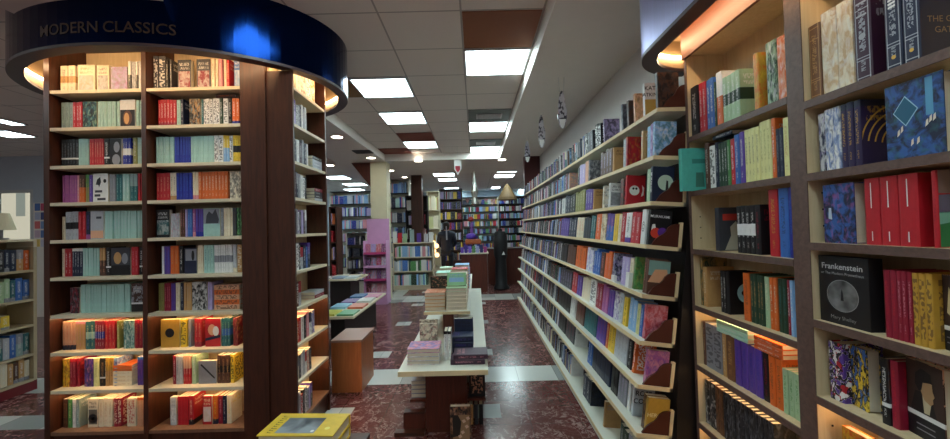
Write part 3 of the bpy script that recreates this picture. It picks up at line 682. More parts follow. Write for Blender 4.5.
# ---- its books
def rrow(ox, sc, zs, r, py, xb, spec, lo, hi, where, hk=1.02):
    k = 0; prev = hi
    for run in spec.split('|'):
        q = run.split(); z0, z1, n = float(q[0]), float(q[1]), int(q[2]); c, ink, th, st = q[3:7]
        mode = q[7] if len(q) > 7 else 's'; h = (float(q[8]) if len(q) > 8 else .21)*hk; nm = q[9] if len(q) > 9 else ''
        ya, yb_ = onX(ox+z0/sc, py, xb).y, onX(ox+z1/sc, py, xb).y
        ya = min(ya, prev-.0005); yb_ = max(yb_, lo+.002)
        if ya-yb_ < .004 and mode == 's': continue
        w = (ya-yb_)/n
        hmax = (zs[r-1] if r else RTOP-.01)-.042-zs[r]
        for i in range(n):
            k += 1; hh = min(h*(1+random.uniform(-.006, .006)), hmax)
            y = ya-w*(i+.5)
            lab = f"{CNAME[c]} hardcover, {ordw(k)} from far end, {ordw(r+1)} shelf down, {where} bay of birch bookcase"
            if mode == 'e':
                T = float(q[10]) if len(q) > 10 else .03
                M4 = Matrix.Translation((xb, ya-T/2, zs[r]+.0008)) @ orient(0, -math.pi/2); d = (T, .15, hh)
            elif mode == 'v':
                T = float(q[10]) if len(q) > 10 else .03; rot = math.radians(180-float(q[11]) if len(q) > 11 else 180)
                M4 = Matrix.Translation((xb+T/2+(.03 if len(q) > 11 else 0), ya, zs[r]+.0008)) @ orient(0, rot); d = (T, w-.001, hh)
            else:
                M4 = Matrix.Translation((xb+random.uniform(0, .004), y, zs[r]+.0008)) @ orient(0, -math.pi/2); d = (w-.001, .14, hh)
            b = book('hardcover_book', M4, d, jit(PAL[c], .04), PAL[ink], PAL[th], st, lab, 'hardcovers in the walnut-edged bookcase', True)
            if nm: SPECIAL.setdefault(nm, []).append(b)
        prev = yb_
SPECIAL = {}
B1 = [(1.236, 110, "35 108 1 bk wh dg p s .25|113 166 2 rd wh cm p s .245|172 232 2 bl wh sb p s .24|236 250 1 dgn cy gn p|252 298 1 og cr wh t s .245|300 440 4 sg wh dgn m s .205 green|552 606 1 gd ye og i e .225 x .03|652 735 2 dgn wh sg i s .235|740 812 1 og wh pe i s .23"),
      (1.236, 160, "160 192 1 br wh rd p s .22|195 236 1 wh bk gy x s .2|238 262 1 dn wh lil p|264 334 3 dgn wh td p s .2|336 356 1 gn wh cy p s .2|358 392 1 rd wh cm p s .2|394 430 1 bl wh nv p s .21|432 468 1 pu wh dn p s .215|472 588 4 cy dg sg p s .215|590 680 3 cy ol ye p s .225|682 712 1 og wh rd p s .225|716 772 2 dn gy bk p s .18|778 826 1 cy tn ye p s .21"),
      (1.248, 225, "240 300 1 dg wh dg q e .2 owl .03|405 552 4 bk wh wh m s .2 sw|555 600 1 bk cm dg p e .2 x .03|662 735 1 rd gd cm p s .255|738 812 1 bl dn sb p s .26|815 852 1 nv bl dn p s .26"),
      (1.255, 300, "95 150 1 dgn gd tn i s .24|152 188 1 tn cr br p e .195 x .035|282 332 2 bk wh dg p s .19|335 350 1 bk sb wh q e .19 skull .02|462 512 1 og br tn p s .2|516 624 4 dgn tn br p s .2|628 664 1 sg cr gn p s .2|668 726 2 og cr rd p s .2|730 800 2 dgn td dn p s .2|803 824 1 cm wh pk p s .2|828 884 2 sb wh bl p s .2"),
      (1.255, 350, "130 165 1 br tn gd p s .215|168 290 2 gy dg lg x s .215|293 322 1 tn cr gd p s .21|326 388 1 gb tn br p s .205|392 598 4 pu nv dn p s .195|602 648 1 bk cm pu p s .195|652 752 2 og br tn p s .19|756 888 3 sg gn ol p s .165"),
      (1.255, 405, "150 190 1 bk wh dg i s .215|192 238 1 bk wh dg i s .215|240 300 2 gb bk br i s .215|302 690 11 bk gy dg i s .215"),
      (1.255, 436, "205 330 4 ye bk gd i s .2|335 600 7 bk tn dg p s .2")]
oxs = (684, 684, 684, 684, 684, 684, 684)
for r, (xb, py, spec) in enumerate(B1): rrow(684, 7.84, S1Z, r, py, xb, spec, RYD1+.002, RY1-.014, 'far', 1.11)
B2 = [(1.238, 60, "32 130 1 gb tn br f s .265|134 232 1 cr wh tn i s .285|236 335 1 cr wh tn i s .285|340 452 1 pl lg bk f s .285 burg|540 650 1 dn lg gd f s .29 dark|655 766 1 dn lg gd f s .29 gatsby"),
      (1.238, 130, "105 150 1 dn lil wh i s .205|153 250 2 wh dn bl i s .21|254 378 3 dp gd dn h s .21 arcs|540 925 1 dn td bl i v .215 diamond .03"),
      (1.24, 205, "145 345 1 dn mg bl i v .2 illus .045|400 495 1 rd pe cm q s .205 redone|500 612 1 rd pe cm q s .205 redone|618 745 1 rd pe cm q s .205 redone|835 842 1 rd cm br p e .21 land .012"),
      (1.24, 300, "108 440 1 bk wh dg q v .225 frank .045|528 610 2 cm rd br p s .2|612 705 3 cm pk rd p s .2|708 832 3 gd br tn x s .2|842 935 1 br tn pe w v .2 penga .02 14"),
      (1.25, 370, "175 268 1 wh pu rd g s .2|272 398 1 ye bl bk g v .2 graff .04 10|500 555 1 bk wh dg w s .2|558 608 1 cm rd rd p s .2|615 905 1 br tn pe w v .215 pengb .03 12"),
      (1.26, 425, "262 420 1 og dg ye i v .2 warm .03|470 520 2 dn wh gy p s .2|540 640 3 og cr rd p s .2")]
for r, (xb, py, spec) in enumerate(B2): rrow(800, 6.333, S2Z, r, py, xb, spec, RY0+.003, RYD0-.003, 'near')
for b in SPECIAL.get('redone', []):
    decal(b, 'spine_title', 'RED CLASSICS', 'spine', 0, .14, .006, INKW, True) if False else None
# hand-made details on the large covers
b = SPECIAL['frank'][0]; T, W, Hh = b['dims']; b['label'] = 'black boxed hardcover with white blackletter title and round grey picture, near bay'
decal(b, 'title', 'Frankenstein', 'cover', W*.5, Hh*.86, .0225*W/.2, plain('title_grey', '#b8b8b8', .5), False, .012); decal(b, 'subtitle', 'or The Modern Prometheus', 'cover', W*.5, Hh*.755, .0105*W/.2, plain('subtitle_grey', '#9a9a9a', .5))
decal(b, 'author', 'Mary Shelley', 'cover', W*.5, Hh*.1, .014*W/.2, plain('author_grey', '#8a8a8a', .5))
patch(b, 'picture_rim', disc(W*.5, Hh*.43, Hh*.235, 40), 'cover', plain('rim_grey', '#8c8c8c', .5))
gm_ = Mat('misty_grey'); gm_.col(gm_.ramp(gm_.noise(gm_.mapping(gm_.objco(), (1, 2, 3)), 1.6, 2), [(.3, hexc('#303030')), (.7, hexc('#7c7c7c'))])); 
def patch2(b, name, poly, mt, e): 
    T, W, Hh = b['dims']; m = MB(); m.quad([(.5+e/T, u/W, z/Hh) for u, z in poly]); return m.build(name, mt, b)
patch2(b, 'picture', disc(W*.5, Hh*.43, Hh*.228, 40), gm_.m, .0009)
patch2(b, 'dark_spire', [(W*.47, Hh*.36), (W*.53, Hh*.36), (W*.52, Hh*.47), (W*.5, Hh*.54), (W*.48, Hh*.47)], INK, .0013)
m = MB(); m.box(-.5, .5, 1.002, 1.012, 0, 1); m.box(-.5, .5, .02, 1.012, 1.001, 1.006); m.build('slipcase', BLACK, b)
b = SPECIAL['gatsby'][0]; T, W, Hh = b['dims']; b['label'] = 'dark hardcover with gold title on its cover, nearest on the top shelf, near bay'
tg = plain('dull_gold', '#8a7a5a', .4); decal(b, 'title', 'THE GREAT', 'cover', .085, .115, .017, tg); decal(b, 'title', 'GATSBY', 'cover', .085, .085, .017, tg)
for nm in ('dark', 'gatsby'):
    b = SPECIAL[nm][0]; T, W, Hh = b['dims']
    for i in range(4):
        patch(b, 'title_line', [(-T*.22, Hh*(.62+.035*i)), (T*.22, Hh*(.625+.035*i)), (T*.22, Hh*(.645+.035*i)), (-T*.22, Hh*(.64+.035*i))], 'spine', INKW)
    patch(b, 'gold_emblem', disc(0, Hh*.13, T*.14, 12), 'spine', INKG)
b = SPECIAL['burg'][0]; T, W, Hh = b['dims']; patch(b, 'emblem', disc(0, Hh*.5, T*.2, 16), 'spine', plain('silver_print', '#a8a8ae', .4))
for i, (h0) in enumerate((.72, .86)): patch(b, 'title_line', [(-T*.3, Hh*h0), (T*.3, Hh*h0), (T*.3, Hh*(h0+.02)), (-T*.3, Hh*(h0+.02))], 'spine', plain('silver_print', '#a8a8ae', .4))
for b in SPECIAL['arcs']:
    pass
b = SPECIAL['arcs'][-1]; T, W, Hh = b['dims']
for i in range(6):
    r0 = .02+.022*i; cx_, cz_ = W*.95, Hh*.3
    o = [(cx_+r0*math.cos(a*.1), cz_+r0*math.sin(a*.1)) for a in range(6, 31)]; n_ = [(cx_+(r0+.005)*math.cos(a*.1), cz_+(r0+.005)*math.sin(a*.1)) for a in range(30, 5, -1)]
    o = [p for p in o if .003 < p[0] < W-.003 and .003 < p[1] < Hh-.003]; n_ = [p for p in n_ if .003 < p[0] < W-.003 and .003 < p[1] < Hh-.003]
    if len(o)+len(n_) > 4: patch(b, 'gold_arc', o+n_, 'cover', INKG)
b = SPECIAL['diamond'][0]; T, W, Hh = b['dims']; b['label'] = 'blue illustrated hardcover facing out with a diamond title frame, near bay'
patch(b, 'title_frame', [(W*.38, Hh*.42), (W*.6, Hh*.62), (W*.38, Hh*.82), (W*.16, Hh*.62)], 'cover', plain('pale_blue_line', '#9cc4d8', .4))
patch2(b, 'title_field', [(W*.38, Hh*.44), (W*.58, Hh*.62), (W*.38, Hh*.80), (W*.18, Hh*.62)], plain('petrol_field', '#1f5f7a', .4), .0009)
patch(b, 'ribbon', [(W*.72, Hh*.5), (W*.84, Hh*.5), (W*.84, Hh*.97), (W*.72, Hh*.97)], 'cover', plain('ribbon_blue', '#5a9ac0', .4))
for u, z in ((.22, .3), (.28, .34), (.7, .36), (.76, .4), (.82, .41), (.45, .15), (.55, .16)):
    patch(b, 'flower', [(W*u, Hh*z), (W*(u+.05), Hh*(z+.03)), (W*(u+.05), Hh*(z+.1)), (W*(u+.015), Hh*(z+.08))], 'cover', plain('petal_cream', '#e0d4c0', .5))
b = SPECIAL['illus'][0]; b['label'] = 'dark blue boxed hardcover with painted cover facing out left of red hardcovers'
T, W, Hh = b['dims']; patch(b, 'figure', [(W*.18, Hh*.42), (W*.3, Hh*.4), (W*.28, Hh*.6), (W*.2, Hh*.6)], 'cover', plain('pale_figure', '#b8c8d0', .5))
b = SPECIAL['land'][0]; T, W, Hh = b['dims']; b['label'] = 'hardcover with painted green landscape cover, third shelf of near bay'
patch(b, 'sky_field', [(0.004, Hh*.7), (W, Hh*.7), (W, Hh), (0.004, Hh)], 'cover', plain('sky_brown', '#8a7068', .6)); patch(b, 'hill_field', [(0.004, Hh*.45), (W, Hh*.45), (W, Hh*.7), (0.004, Hh*.68)], 'cover', plain('hill_grey', '#6c6478', .6))
patch(b, 'meadow', [(0.004, 0.002), (W, .002), (W, Hh*.42), (.004, Hh*.3)], 'cover', plain('meadow_green', '#2f7a48', .6)); patch(b, 'water', [(0.004, Hh*.3), (W, Hh*.42), (W, Hh*.46), (.004, Hh*.46)], 'cover', plain('water_teal', '#7cb4a0', .6))
b = SPECIAL['owl'][0]; T, W, Hh = b['dims']; b['label'] = 'dark hardcover with a red label and pale draped figure, third shelf of far bay'
patch(b, 'red_label', [(W*.15, Hh*.7), (W*.75, Hh*.7), (W*.75, Hh*.85), (W*.15, Hh*.85)], 'cover', plain('label_red', '#c0392e', .5)); patch(b, 'draped_figure', [(W*.2, .004), (W*.85, .004), (W*.8, Hh*.4), (W*.6, Hh*.68), (W*.4, Hh*.55), (W*.42, Hh*.35)], 'cover', plain('stone_figure', '#b4ad9c', .6))
b = SPECIAL['skull'][0]; T, W, Hh = b['dims']; b['label'] = 'black book with a pale face on its cover, fourth shelf of far bay'
patch(b, 'pale_face', disc(W*.6, Hh*.5, .05, 20), 'cover', plain('pale_face_blue', '#9cc8cc', .6)); patch2(b, 'hollow', disc(W*.5, Hh*.5, .014, 12), INK, .0009); patch2(b, 'hollow', disc(W*.74, Hh*.5, .014, 12), INK, .0009)
for nm, lab in (('penga', 'portrait paperback tilted beside orange spines, white band across its cover'), ('pengb', 'paperback with dark-haired portrait over a white band and black foot, near bay')):
    b = SPECIAL[nm][0]; T, W, Hh = b['dims']; b['label'] = lab
    patch(b, 'black_foot', [(.001, .001), (W-.001, .001), (W-.001, Hh*.27), (.001, Hh*.27)], 'cover', INK); patch2(b, 'white_band', [(.001, Hh*.27), (W-.001, Hh*.27), (W-.001, Hh*.33), (.001, Hh*.33)], INKW, .0006)
    patch(b, 'backdrop_field', [(.001, Hh*.33), (W-.001, Hh*.33), (W-.001, Hh-.001), (.001, Hh-.001)], 'cover', plain('umber_field', '#3a2820', .6))
    if nm == 'penga':
        patch2(b, 'pale_sleeve', [(W*.35, Hh*.5), (W*.8, Hh*.45), (W*.95, Hh*.7), (W*.6, Hh*.85)], plain('sleeve_cream', '#cbb88a', .6), .0009)
    else:
        skin = plain('painted_skin', '#a8845c', .6)
        patch2(b, 'coat', [(W*.1, Hh*.34), (W*.8, Hh*.34), (W*.72, Hh*.5), (W*.5, Hh*.62), (W*.25, Hh*.6)], plain('coat_black', '#17120f', .6), .0009)
        patch2(b, 'collar', [(W*.48, Hh*.35), (W*.62, Hh*.35), (W*.68, Hh*.5), (W*.45, Hh*.58)], plain('collar_cream', '#bdb08e', .6), .0012)
        patch2(b, 'face', [(W*.42, Hh*.62), (W*.5, Hh*.52), (W*.66, Hh*.48), (W*.74, Hh*.52), (W*.73, Hh*.57), (W*.78, Hh*.61), (W*.73, Hh*.67), (W*.72, Hh*.76), (W*.5, Hh*.78), (W*.4, Hh*.7)], skin, .0015)
        patch2(b, 'hair', [(W*.36, Hh*.62), (W*.44, Hh*.64), (W*.48, Hh*.74), (W*.72, Hh*.77), (W*.7, Hh*.88), (W*.45, Hh*.92), (W*.28, Hh*.84), (W*.26, Hh*.7)], plain('painted_hair', '#120c09', .6), .0018)
    for i in range(2): patch2(b, 'title_line', [(W*.25, Hh*(.1+.07*i)), (W*.75, Hh*(.1+.07*i)), (W*.75, Hh*(.115+.07*i)), (W*.25, Hh*(.115+.07*i))], plain('line_grey', '#8a8a90', .5), .001)
for b in SPECIAL['redone']:
    T, W, Hh = b['dims']; patch(b, 'spine_title', [(-.0015, Hh*.55), (.0015, Hh*.55), (.0015, Hh*.93), (-.0015, Hh*.93)], 'spine', INKW); patch(b, 'spine_author', [(-.0015, Hh*.06), (.0015, Hh*.06), (.0015, Hh*.2), (-.0015, Hh*.2)], 'spine', INKW)
# books lying across the tops of rows, far bay
def rflat(ox, sc, z0, z1, py, zb, zs, n, T, W, c, ink, lab, xb=1.256):
    ya, yb_ = onX(ox+z0/sc, py, xb).y, onX(ox+z1/sc, py, xb).y; z = zb
    for i in range(n):
        M4 = Matrix.Translation((xb, (ya+yb_)/2, z+T/2)) @ Matrix.Rotation(-math.pi/2, 4, 'Z') @ Matrix.Rotation(-math.pi/2, 4, 'Y')
        book('hardcover_book', M4, (T-.001, W, ya-yb_), jit(PAL[c]), PAL[ink], PAL['wh'], 'p', f"{CNAME[c]} hardcover lying flat, {ordw(i+1)} up on the {lab}", 'hardcovers in the walnut-edged bookcase', True); z += T
rflat(684, 7.84, 368, 640, 330, S1Z[4]+.2195, S1Z, 3, .021, .12, 'mint', 'wh', 'violet spines row')
rflat(684, 7.84, 655, 895, 350, S1Z[4]+.2135, S1Z, 3, .021, .12, 'og', 'wh', 'orange and green spines row')
rflat(684, 7.84, 300, 462, 150, S1Z[1]+.2465, S1Z, 1, .022, .12, 'dn', 'wh', 'dark green spines on the second shelf', 1.24)
# tall teal book standing proud at the far end
M4 = Matrix.Translation((1.13, 2.048, S1Z[1]+.0008)) @ orient(0, -math.pi/2)
tb = book('hardcover_book', Matrix.Translation((1.145, 2.05, S1Z[1]+.001)) @ orient(0, -math.pi/2), (.03, .2, .235), PAL['td'], PAL['dgn'], PAL['te'], 'i', 'large teal hardcover sticking out at the far end of the second shelf', 'hardcovers in the walnut-edged bookcase', True)
for k, v in (('c1', hexc('58c0b2')), ('c2', hexc('2c6c66')), ('c3', hexc('5cbcae'))):
    tb.children[0][k] = list(v)
tb.children[0]['st'] = 11.0
patch(tb, 'motif', [(.075, .02), (.125, .02), (.12, .1), (.08, .1)], 'cover', plain('motif_green', '#3f7a6c', .5)); patch(tb, 'title_bar', [(.06, .15), (.16, .15), (.16, .175), (.06, .175)], 'cover', plain('bar_green', '#3a8a80', .5))
# ================================================================== LONG WALL SHELVING
WX = [1.065, 1.035, 1.01, .975, .945, .92, .90, .885, .872]
WH = [.655, .381, .119, -.128, -.409, -.672, -.918, -1.19, -1.53]
WT = [.0, .05, .07, .12, .13, .13, .14, .13, .10]
WY0, WY1, WD = 2.115, 8.0, .2
ws = thing('sloped_shelving', 'long cream wall shelving with nine sloped rows of books along the aisle', 'shelving')
for i in range(9):
    M4 = Matrix.Translation((WX[i], 0, CAMZ+WH[i])) @ Matrix.Rotation(WT[i], 4, 'Y')
    m = MB(); m.box(0, WD, WY0, WY1, -.022, 0, 0, M4); s = m.build('shelf', LAM_WHITE, ws)
    m = MB(); m.box(-.004, 0, WY0, WY1, -.023, .001, 0, M4); m.build('front_edge', EDGE_BEIGE, s)
    if i < 8:   # shaped end bracket with its pale edging
        pr = [(.03, .001), (WD-.018, .001), (WD-.018, .135), (WD-.035, .135), (WD-.06, .128), (WD-.08, .11), (WD-.09, .088), (WD-.105, .07), (WD-.125, .058), (WD-.145, .04), (.04, .018)]
        m = MB(); b0 = len(m.v); m.prism(pr, 'y', WY0+.004, WY0+.016); m.v = [tuple(M4 @ Vector(v)) for v in m.v]
        m.build('end_bracket', BRACKET, ws)
        m = MB(); m.box(WD-.017, WD, WY0, WY0+.02, -.022, .145, 0, M4); m.box(0, WD-.017, WY0-.004, WY0-.0005, -.022, .001, 0, M4); m.build('end_edging', EDGE_BEIGE, ws)
bk = []
for i in range(9):
    q = Matrix.Translation((WX[i], 0, CAMZ+WH[i])) @ Matrix.Rotation(WT[i], 4, 'Y'); p = q @ Vector((WD+.03, 0, 0)); bk.append((p.x, p.z))
pl = [(x, z) for x, z in bk]+[(bk[-1][0], 0.0), (1.44, 0.0), (1.44, bk[0][1]), ]
m = MB(); m.prism(pl, 'y', WY0+.03, WY1); m.build('back_panel', BLACKW, ws)
m = MB(); m.prism(pl, 'y', WY0+.005, WY0+.029); m.build('end_panel', BLACKW, ws)
m = MB(); m.box(WX[8]+.012, 1.0, WY0+.02, WY1, 0, CAMZ+WH[8]-.045); m.build('plinth', LAM_WHITE, ws)
WROWS = [
 (105, .015, "160 176 1 bk dg wh i|179 214 2 dg lg bk p|232 270 2 bk wh dg x|288 300 1 lil dn bk i e .2|412 424 1 gy dn dg i e .2|452 464 1 br bk dg i e .19|497 512 1 pe br tn i e .2|562 574 1 wh bk gd q e .215 kate|700 712 1 bk dg br i e .215 fig"),
 (150, .015, "50 62 1 pe pk gy i e .19|112 122 1 bk wh gy p|124 160 2 lil wh pu p|163 182 1 pe pk wh p|185 198 1 gy wh dg i e .2|268 345 4 br lil dg p|350 378 1 tn br gy p e .19|424 438 1 lg dg gy p|440 460 1 rd gd cm i e .21|545 560 1 tn cr br p e .19|588 640 2 sb gn wh p|642 652 1 lil cm pu i e .2|722 740 1 sb wh td i e .205 teal2"),
 (190, .015, "5 27 1 wh dn gy p|30 60 2 dn wh bk p|62 95 2 bk wh dg p|98 160 4 ol cr tn p|166 212 3 pu wh mg p|217 232 1 tn br cr p e .18|282 290 1 cr bk wh i e .18|322 334 1 wh bk gy c e .19|402 425 1 br rd dg i|434 450 1 rd wh cm q e .205 red|582 612 1 sg wh cr p|622 655 1 tn br cr p|657 690 1 tn cr br p|694 738 1 dn wh gy q e .205 mura"),
 (220, .02, "0 50 4 pu lil dg p|53 100 3 dn wh gy p|105 150 3 cr og br p|153 196 3 dg td gy p|200 228 2 td wh bl p|233 264 1 og wh rd p|267 300 1 cr bk tn i|305 350 2 bl pk pu t|353 380 1 ye tn gd p|383 400 1 cr dg tn p|403 428 1 rd wh cm p|431 467 1 wh bk pu b|471 528 2 rd wh cm p|536 592 1 wh bk gy q e .21 swirl .055|642 652 1 bk wh dg q e .205 murb .03"),
 (262, .03, "5 42 2 bk dg gy p|46 98 3 br dg tn p|102 165 3 og br tn p|173 215 2 wh bl lil i|220 262 3 bl wh sb p|265 290 1 br pk cm p|293 335 2 og pk wh p|343 360 1 dn wh lil i e .2|404 450 2 lil wh pu p|456 478 1 cr ol tn p|483 500 1 gn dgn ol i e .2|550 632 5 br tn dg p|642 650 1 br tn pe q e .2 blob"),
 (300, .045, "5 75 5 dg lil wh p|80 110 2 rd wh cm p|112 140 2 pu lil pk p|146 194 3 cr wh tn p|197 234 1 wh dg gy x|238 275 2 cm wh rd p|278 315 2 mg pk wh p|318 350 2 pu mg lil p|355 385 2 wh lil pu i|388 412 1 lg dg gy p|416 440 1 ye bk gd p|453 500 2 sb wh bl p|503 522 1 cy gn wh p|525 542 1 bl wh lil p|546 556 1 pk cm rd i e .2 floral"),
 (345, .05, "0 70 4 bk dg gy p|72 100 2 wh gy dg p|110 160 3 br cm dg p|165 240 4 td dn wh p|245 300 3 pu cm mg p|305 318 1 og wh rd p|321 358 2 ye bk gd p|362 440 4 lg gy wh p|446 472 1 bk wh gy p|479 528 1 og wh cm x e .2 flame .03|602 612 1 mg pu pk i e .195"),
 (390, .06, "0 42 3 bk dg gy p|46 100 3 dg cm gy p|105 122 1 wh dg gy p e .19|190 215 2 bl wh dn p|220 332 4 dn bk td p|342 382 2 bk dg gy p|386 440 3 gy lil dg p|446 462 1 wh lil gy p|474 488 1 lg bk gy q e .19 rose|540 574 2 br gd bk i|577 585 1 gd br tn q e .195 hero"),
 (425, .06, "80 96 1 wh cr tn p e .19|160 200 2 dn wh bl p|203 215 1 bk dg dn i e .2|290 312 1 tn gy lg p e .19|395 440 2 dgn lg gy p|445 480 2 gy bk dg p")]
NEARY = 4.4
FARMB = MB()
FPAL = 'dn dn dn bk bk bk dg dg dg gy gy lg wh wh br br cm rd pl td dgn bl tn cr dn pu sb'.split()
def wmat(i, s, y): return Matrix.Translation((WX[i], 0, CAMZ+WH[i])) @ Matrix.Rotation(WT[i], 4, 'Y') @ Matrix.Translation((s, y, .0008))
WORD = 'top second third fourth fifth sixth seventh eighth lowest'.split()
WSP = {}
for i, (py, s, spec) in enumerate(WROWS):
    k = 0; items = []
    xs = WX[i]+s
    for run in spec.split('|'):
        q = run.split(); z0, z1, n = float(q[0]), float(q[1]), int(q[2]); c, ink, th, st = q[3:7]
        mode = q[7] if len(q) > 7 else 's'; h = float(q[8]) if len(q) > 8 else 0
        ya, yb_ = onX(560+z0/6.786, py, xs).y, onX(560+z1/6.786, py, xs).y
        T = float(q[10]) if len(q) > 10 else (.028 if mode == 'e' else 0)
        items.append((ya, yb_, n, c, ink, th, st, mode, h, q[9] if len(q) > 9 else '', T))
    # near to far so that the near end counts first
    out = []; last = WY0+.0225
    for (ya, yb_, n, c, ink, th, st, mode, h, nm, T) in reversed(items):
        w = T if mode == 'e' else (ya-yb_)/n
        for j in range(n):
            y1 = (ya if mode == 'e' else yb_+w*(j+1)); y0 = max(y1-w, last+.0006)
            if nm or mode == 'e': y1 = max(y1, y0+max(T, .014))
            if y1-y0 < .007: continue
            out.append(((y0+y1)/2, y1-y0-.0008, c, ink, th, st, h or random.uniform(.18, .21), nm)); last = y1
    y = last+.004; gap = onX(560, py, xs).y
    while y < NEARY-.03:
        T = random.choice((.014, .018, .022, .026, .032)); c = random.choice(FPAL)
        if random.random() < .09: y += .05
        out.append((y+T/2, T, c, random.choice(('wh', 'gy', 'bk') if c not in ('wh', 'cr', 'lg') else ('dg', 'bk', 'rd')), random.choice(FPAL), random.choice('ppppbtxpi'), random.uniform(.165, .205), '')); y += T+.0012
    for (yc, T, c, ink, th, st, h, nm) in out:
        k += 1; lab = f"{CNAME[c]} book, {ordw(k)} from near end on {WORD[i]} row of long wall shelving"
        hm = ((WH[i-1]-WH[i])-.03 if i else .3); h = min(h, hm)
        b = book('trade_paperback', wmat(i, s, yc) @ Matrix.Rotation(-math.pi/2, 4, 'Z'), (T, .125, h), jit(PAL[c]), PAL[ink], PAL[th], st, lab, 'paperbacks on the long wall shelving')
        if nm: WSP[nm] = b
    y += .004
    while y < WY1-.06:
        T = random.choice((.014, .018, .022, .026, .032, .04)); c = jit(PAL[random.choice(FPAL)], .15); hm = ((WH[i-1]-WH[i])-.035 if i else .22); h = min(random.uniform(.16, .205), hm)
        if random.random() < .06: y += .04
        W = .125
        TT = wmat(i, s+random.uniform(0, .01), y)
        FARMB.box(0, W, 0, T-.001, 0, h, 0, TT, c)
        y += T
tag(FARMB.build('far_wall_paperback', FAR), 'rest of the packed paperbacks towards the far end of the long wall shelving', 'books', kind='stuff')
b = WSP['kate']; T, W, Hh = b['dims']; b['label'] = 'white and gold hardback with bold black author name at the top of wall shelving'
decal(b, 'author_name', 'KATE', 'cover', W*.36, Hh*.85, .026, INK, False, .01); decal(b, 'author_name', 'ATKINSON', 'cover', W*.53, Hh*.66, .022, INK, False, .01)
patch(b, 'gold_field', [(.001, .001), (W-.001, .001), (W-.001, Hh*.52), (.001, Hh*.52)], 'cover', plain('ochre_field', '#c49a4c', .5))
b = WSP['murb']; T, W, Hh = b['dims']; b['label'] = 'black paperback with white author name and red and purple discs, fourth row'
decal(b, 'author_name', 'MURAKAMI', 'cover', W*.45, Hh*.82, .0155, INKW, False, .004); patch(b, 'red_disc', disc(W*.3, Hh*.35, .03), 'cover', plain('disc_red', '#d8402c', .5)); patch2(b, 'purple_disc', disc(W*.6, Hh*.38, .027), plain('disc_purple', '#5a2f8a', .5), .0009); patch(b, 'white_wedge', [(W*.08, Hh*.42), (W*.28, Hh*.5), (W*.24, Hh*.6), (W*.12, Hh*.58)], 'cover', INKW)
b = WSP['mura']; T, W, Hh = b['dims']; b['label'] = 'navy paperback with white author name down its spine, third row'
decal(b, 'author_name', 'MURAKAMI', 'spine', 0, Hh*.55, .016, INKW, True, .004); patch(b, 'pale_circle', disc(W*.6, Hh*.55, .045), 'cover', plain('pale_green_disc', '#b4c8b4', .5)); patch2(b, 'figure', [(W*.6, Hh*.3), (W*.75, Hh*.3), (W*.72, Hh*.6), (W*.64, Hh*.62)], INK, .0009)
b = WSP['swirl']; T, W, Hh = b['dims']; b['label'] = 'thick white paperback with black swirl on its spine, fourth row'
for r0 in (.018, .010): patch(b, 'swirl_ring', [(r0*math.cos(a*.26), Hh*.5+1.7*r0*math.sin(a*.26)) for a in range(25)]+[((r0-.003)*math.cos(a*.26), Hh*.5+1.7*(r0-.003)*math.sin(a*.26)) for a in range(24, -1, -1)], 'spine', INK)
b = WSP['rose']; T, W, Hh = b['dims']; b['label'] = 'grey paperback with heavy black capitals, eighth row of wall shelving'
decal(b, 'title', 'ROSE', 'cover', W*.45, Hh*.75, .03, INK, False, .012); decal(b, 'title', 'CODE', 'cover', W*.45, Hh*.5, .03, INK, False, .012)
b = WSP['hero']; T, W, Hh = b['dims']; b['label'] = 'gold paperback with cream capitals at the end of the eighth row'
decal(b, 'title', 'HEROINE', 'cover', W*.52, Hh*.5, .022, plain('title_cream', '#f0e0b0', .5), False, .01)
b = WSP['red']; T, W, Hh = b['dims']; b['label'] = 'red paperback with a round white mask picture, third row of wall shelving'
patch(b, 'white_disc', disc(W*.42, Hh*.5, .034), 'cover', INKW); patch(b, 'white_crescent', [(W*.78, Hh*.3), (W*.92, Hh*.35), (W*.95, Hh*.6), (W*.82, Hh*.68), (W*.86, Hh*.5)], 'cover', INKW); patch2(b, 'eye', disc(W*.36, Hh*.56, .008, 10), INK, .0009); patch2(b, 'eye', disc(W*.52, Hh*.56, .008, 10), INK, .0009)
b = WSP['blob']; T, W, Hh = b['dims']; b['label'] = 'paperback with peach and sea-green picture at the end of the fifth row'
patch(b, 'sea_field', [(.001, Hh*.55), (W-.001, Hh*.55), (W-.001, Hh*.98), (.001, Hh*.98)], 'cover', plain('sea_green', '#7aa098', .5)); patch2(b, 'peach_field', [(.001, Hh*.35), (W*.6, Hh*.35), (W*.9, Hh*.6), (W*.85, Hh*.75), (W*.3, Hh*.72)], plain('peach_field', '#d8a078', .5), .0008)
# cream books with their backs to the shelf end
for i, r in enumerate((5, 5, 5, 6, 6)):
    j = i if r == 5 else i-3
    q = wmat(r, .085+.037*j, WY0+.022)
    book('trade_paperback', q, (.034, .09, .155 if r == 5 else .15), PAL['pe'], PAL['tn'], PAL['cr'], 'p', f"cream book behind the end bracket of the {WORD[r]} row, {ordw(j+1)} of its group", 'paperbacks on the long wall shelving') if False else None
# two white card slips on the fifth row
for u, lab in ((440, 'large white card slip standing on the fifth row of the wall shelving'), (345, 'small white card slip standing on the fifth row of the wall shelving')):
    y = onX(560+u/6.786, 280, WX[4]+.005).y; m = MB(); m.box(.004, .026, -.05, 0, 0, .095 if u == 440 else .045, 0, wmat(4, 0, y)); tag(m.build('card_holder', INKW), lab, 'card')
